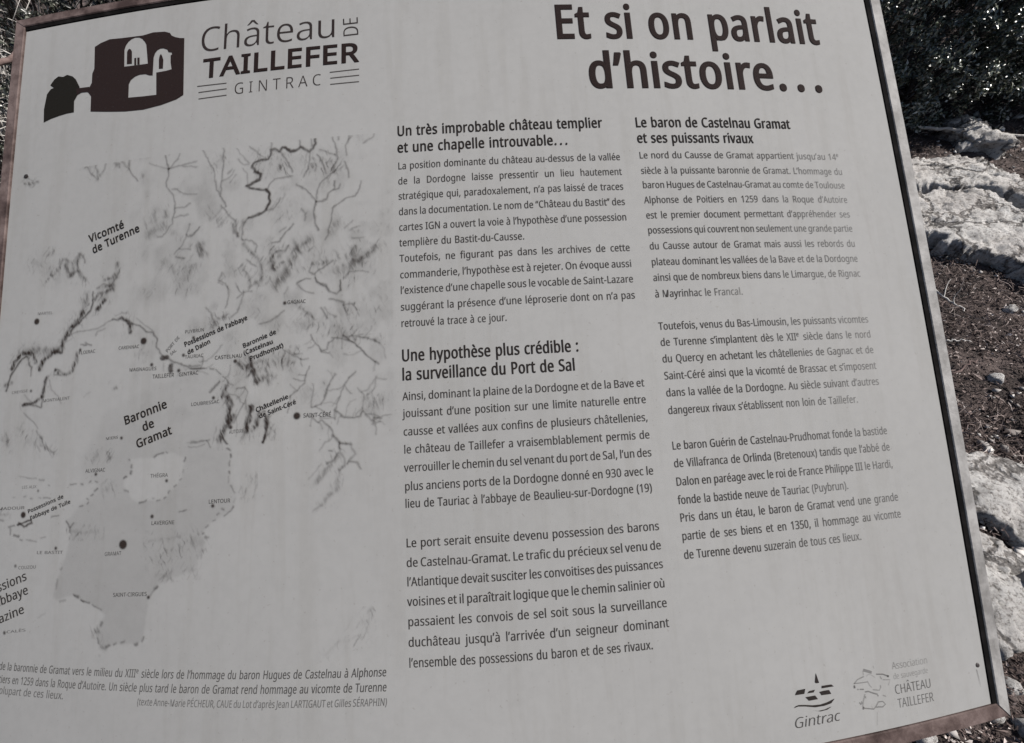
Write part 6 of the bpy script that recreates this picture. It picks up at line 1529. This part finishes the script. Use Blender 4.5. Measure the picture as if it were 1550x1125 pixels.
# leaf litter and dry grass on the soil to the right and below
def on_ground(n, near, seed, x0=-2.6, x1=4.2, y0=-1.6, y1=2.6):
    rs = np.random.default_rng(seed)
    X = []; 
    while sum(map(len, X)) < n:
        p = rs.uniform((x0, y0), (x1, y1), (n * 3, 2))
        d2 = (p[:, 0]) ** 2 + (p[:, 1] + .27) ** 2 + 1.2
        pr = (near / d2) * (.16 + .84 * np.clip((p[:, 0] - .2) / .5, 0, 1)); X.append(p[rs.random(len(p)) < pr])
    p = np.concatenate(X)[:n]
    return p, rs

p, rs2 = on_ground(185000, 1.9, 33)
patch = fbm2(p[:, 0] * 5 + 3, p[:, 1] * 5 + 7, 61, 3)
z = height(p[:, 0], p[:, 1]) + rs2.uniform(.001, .016, len(p))
rng = rs2
scatter('leaf_litter', np.column_stack([p, z]), rs2.normal(size=(len(p), 3)) * .5 + np.array([0, 0, 1.0]), rs2.gamma(1.7, .0050, len(p)) + .003, rs2.gamma(1.6, .0021, len(p)) + .0012,
        np.clip(rs2.beta(.9, 1.25, len(p)) + (patch - .47) * .9, 0, 1), M_LITTER, None, .3)
tag(bpy.data.objects['leaf_litter'], 'brown dry leaf litter covering the soil between the rocks', 'leaf litter', None, 'stuff')
p, rs2 = on_ground(80000, 2.4, 34)
patch = fbm2(p[:, 0] * 4 + 13, p[:, 1] * 4 + 2, 62, 3)
sel = patch > .40
p = p[sel]
z = height(p[:, 0], p[:, 1]) + rs2.uniform(.002, .03, len(p))
rng = rs2
scatter('dry_grass', np.column_stack([p, z]), rs2.normal(size=(len(p), 3)) + np.array([0, 0, .8]), rs2.uniform(.02, .065, len(p)), rs2.uniform(.0012, .0028, len(p)),
        np.clip(rs2.beta(2.2, 1.8, len(p)), 0, 1), M_LITTER, None, .5, leaf=False)
tag(bpy.data.objects['dry_grass'], 'pale dry grass stalks strewn over the brown soil', 'dry grass', None, 'stuff')

# gravel: crumbs of limestone among the litter
p, rs2 = on_ground(9000, 2.0, 35)
sel = fbm2(p[:, 0] * 3.3 + 5, p[:, 1] * 3.3 + 8, 63, 3) > .42
p = p[sel]; n_ = len(p)
r_ = rs2.gamma(1.6, .0042, n_) + .0025
oc = np.array([(1, 0, 0), (-1, 0, 0), (0, 1, 0), (0, -1, 0), (0, 0, 1), (0, 0, -1)], float)
V = oc[None] * rs2.uniform(.6, 1.2, (n_, 6, 3)) * r_[:, None, None] * np.array([1.15, .95, .62]) + rs2.normal(size=(n_, 6, 3)) * r_[:, None, None] * .22
V += np.stack([p[:, 0], p[:, 1], height(p[:, 0], p[:, 1]) + r_ * .3 + .004], 1)[:, None]
of = np.array([(0, 2, 4), (2, 1, 4), (1, 3, 4), (3, 0, 4), (2, 0, 5), (1, 2, 5), (3, 1, 5), (0, 3, 5)])
M_GRAVEL = mat_tone('limestone_crumbs', [(0, (.12, .105, .098)), (.5, (.33, .31, .295)), (1, (.60, .585, .565))], .9, .2)
gr = mesh_obj('gravel', V.reshape(-1, 3), (np.arange(n_)[:, None, None] * 6 + of).reshape(-1, 3), M_GRAVEL, None, {'tone': np.repeat(rs2.beta(1.5, 1.5, n_), 6)})
tag(gr, 'pale limestone crumbs strewn among the leaf litter', 'gravel', None, 'stuff')
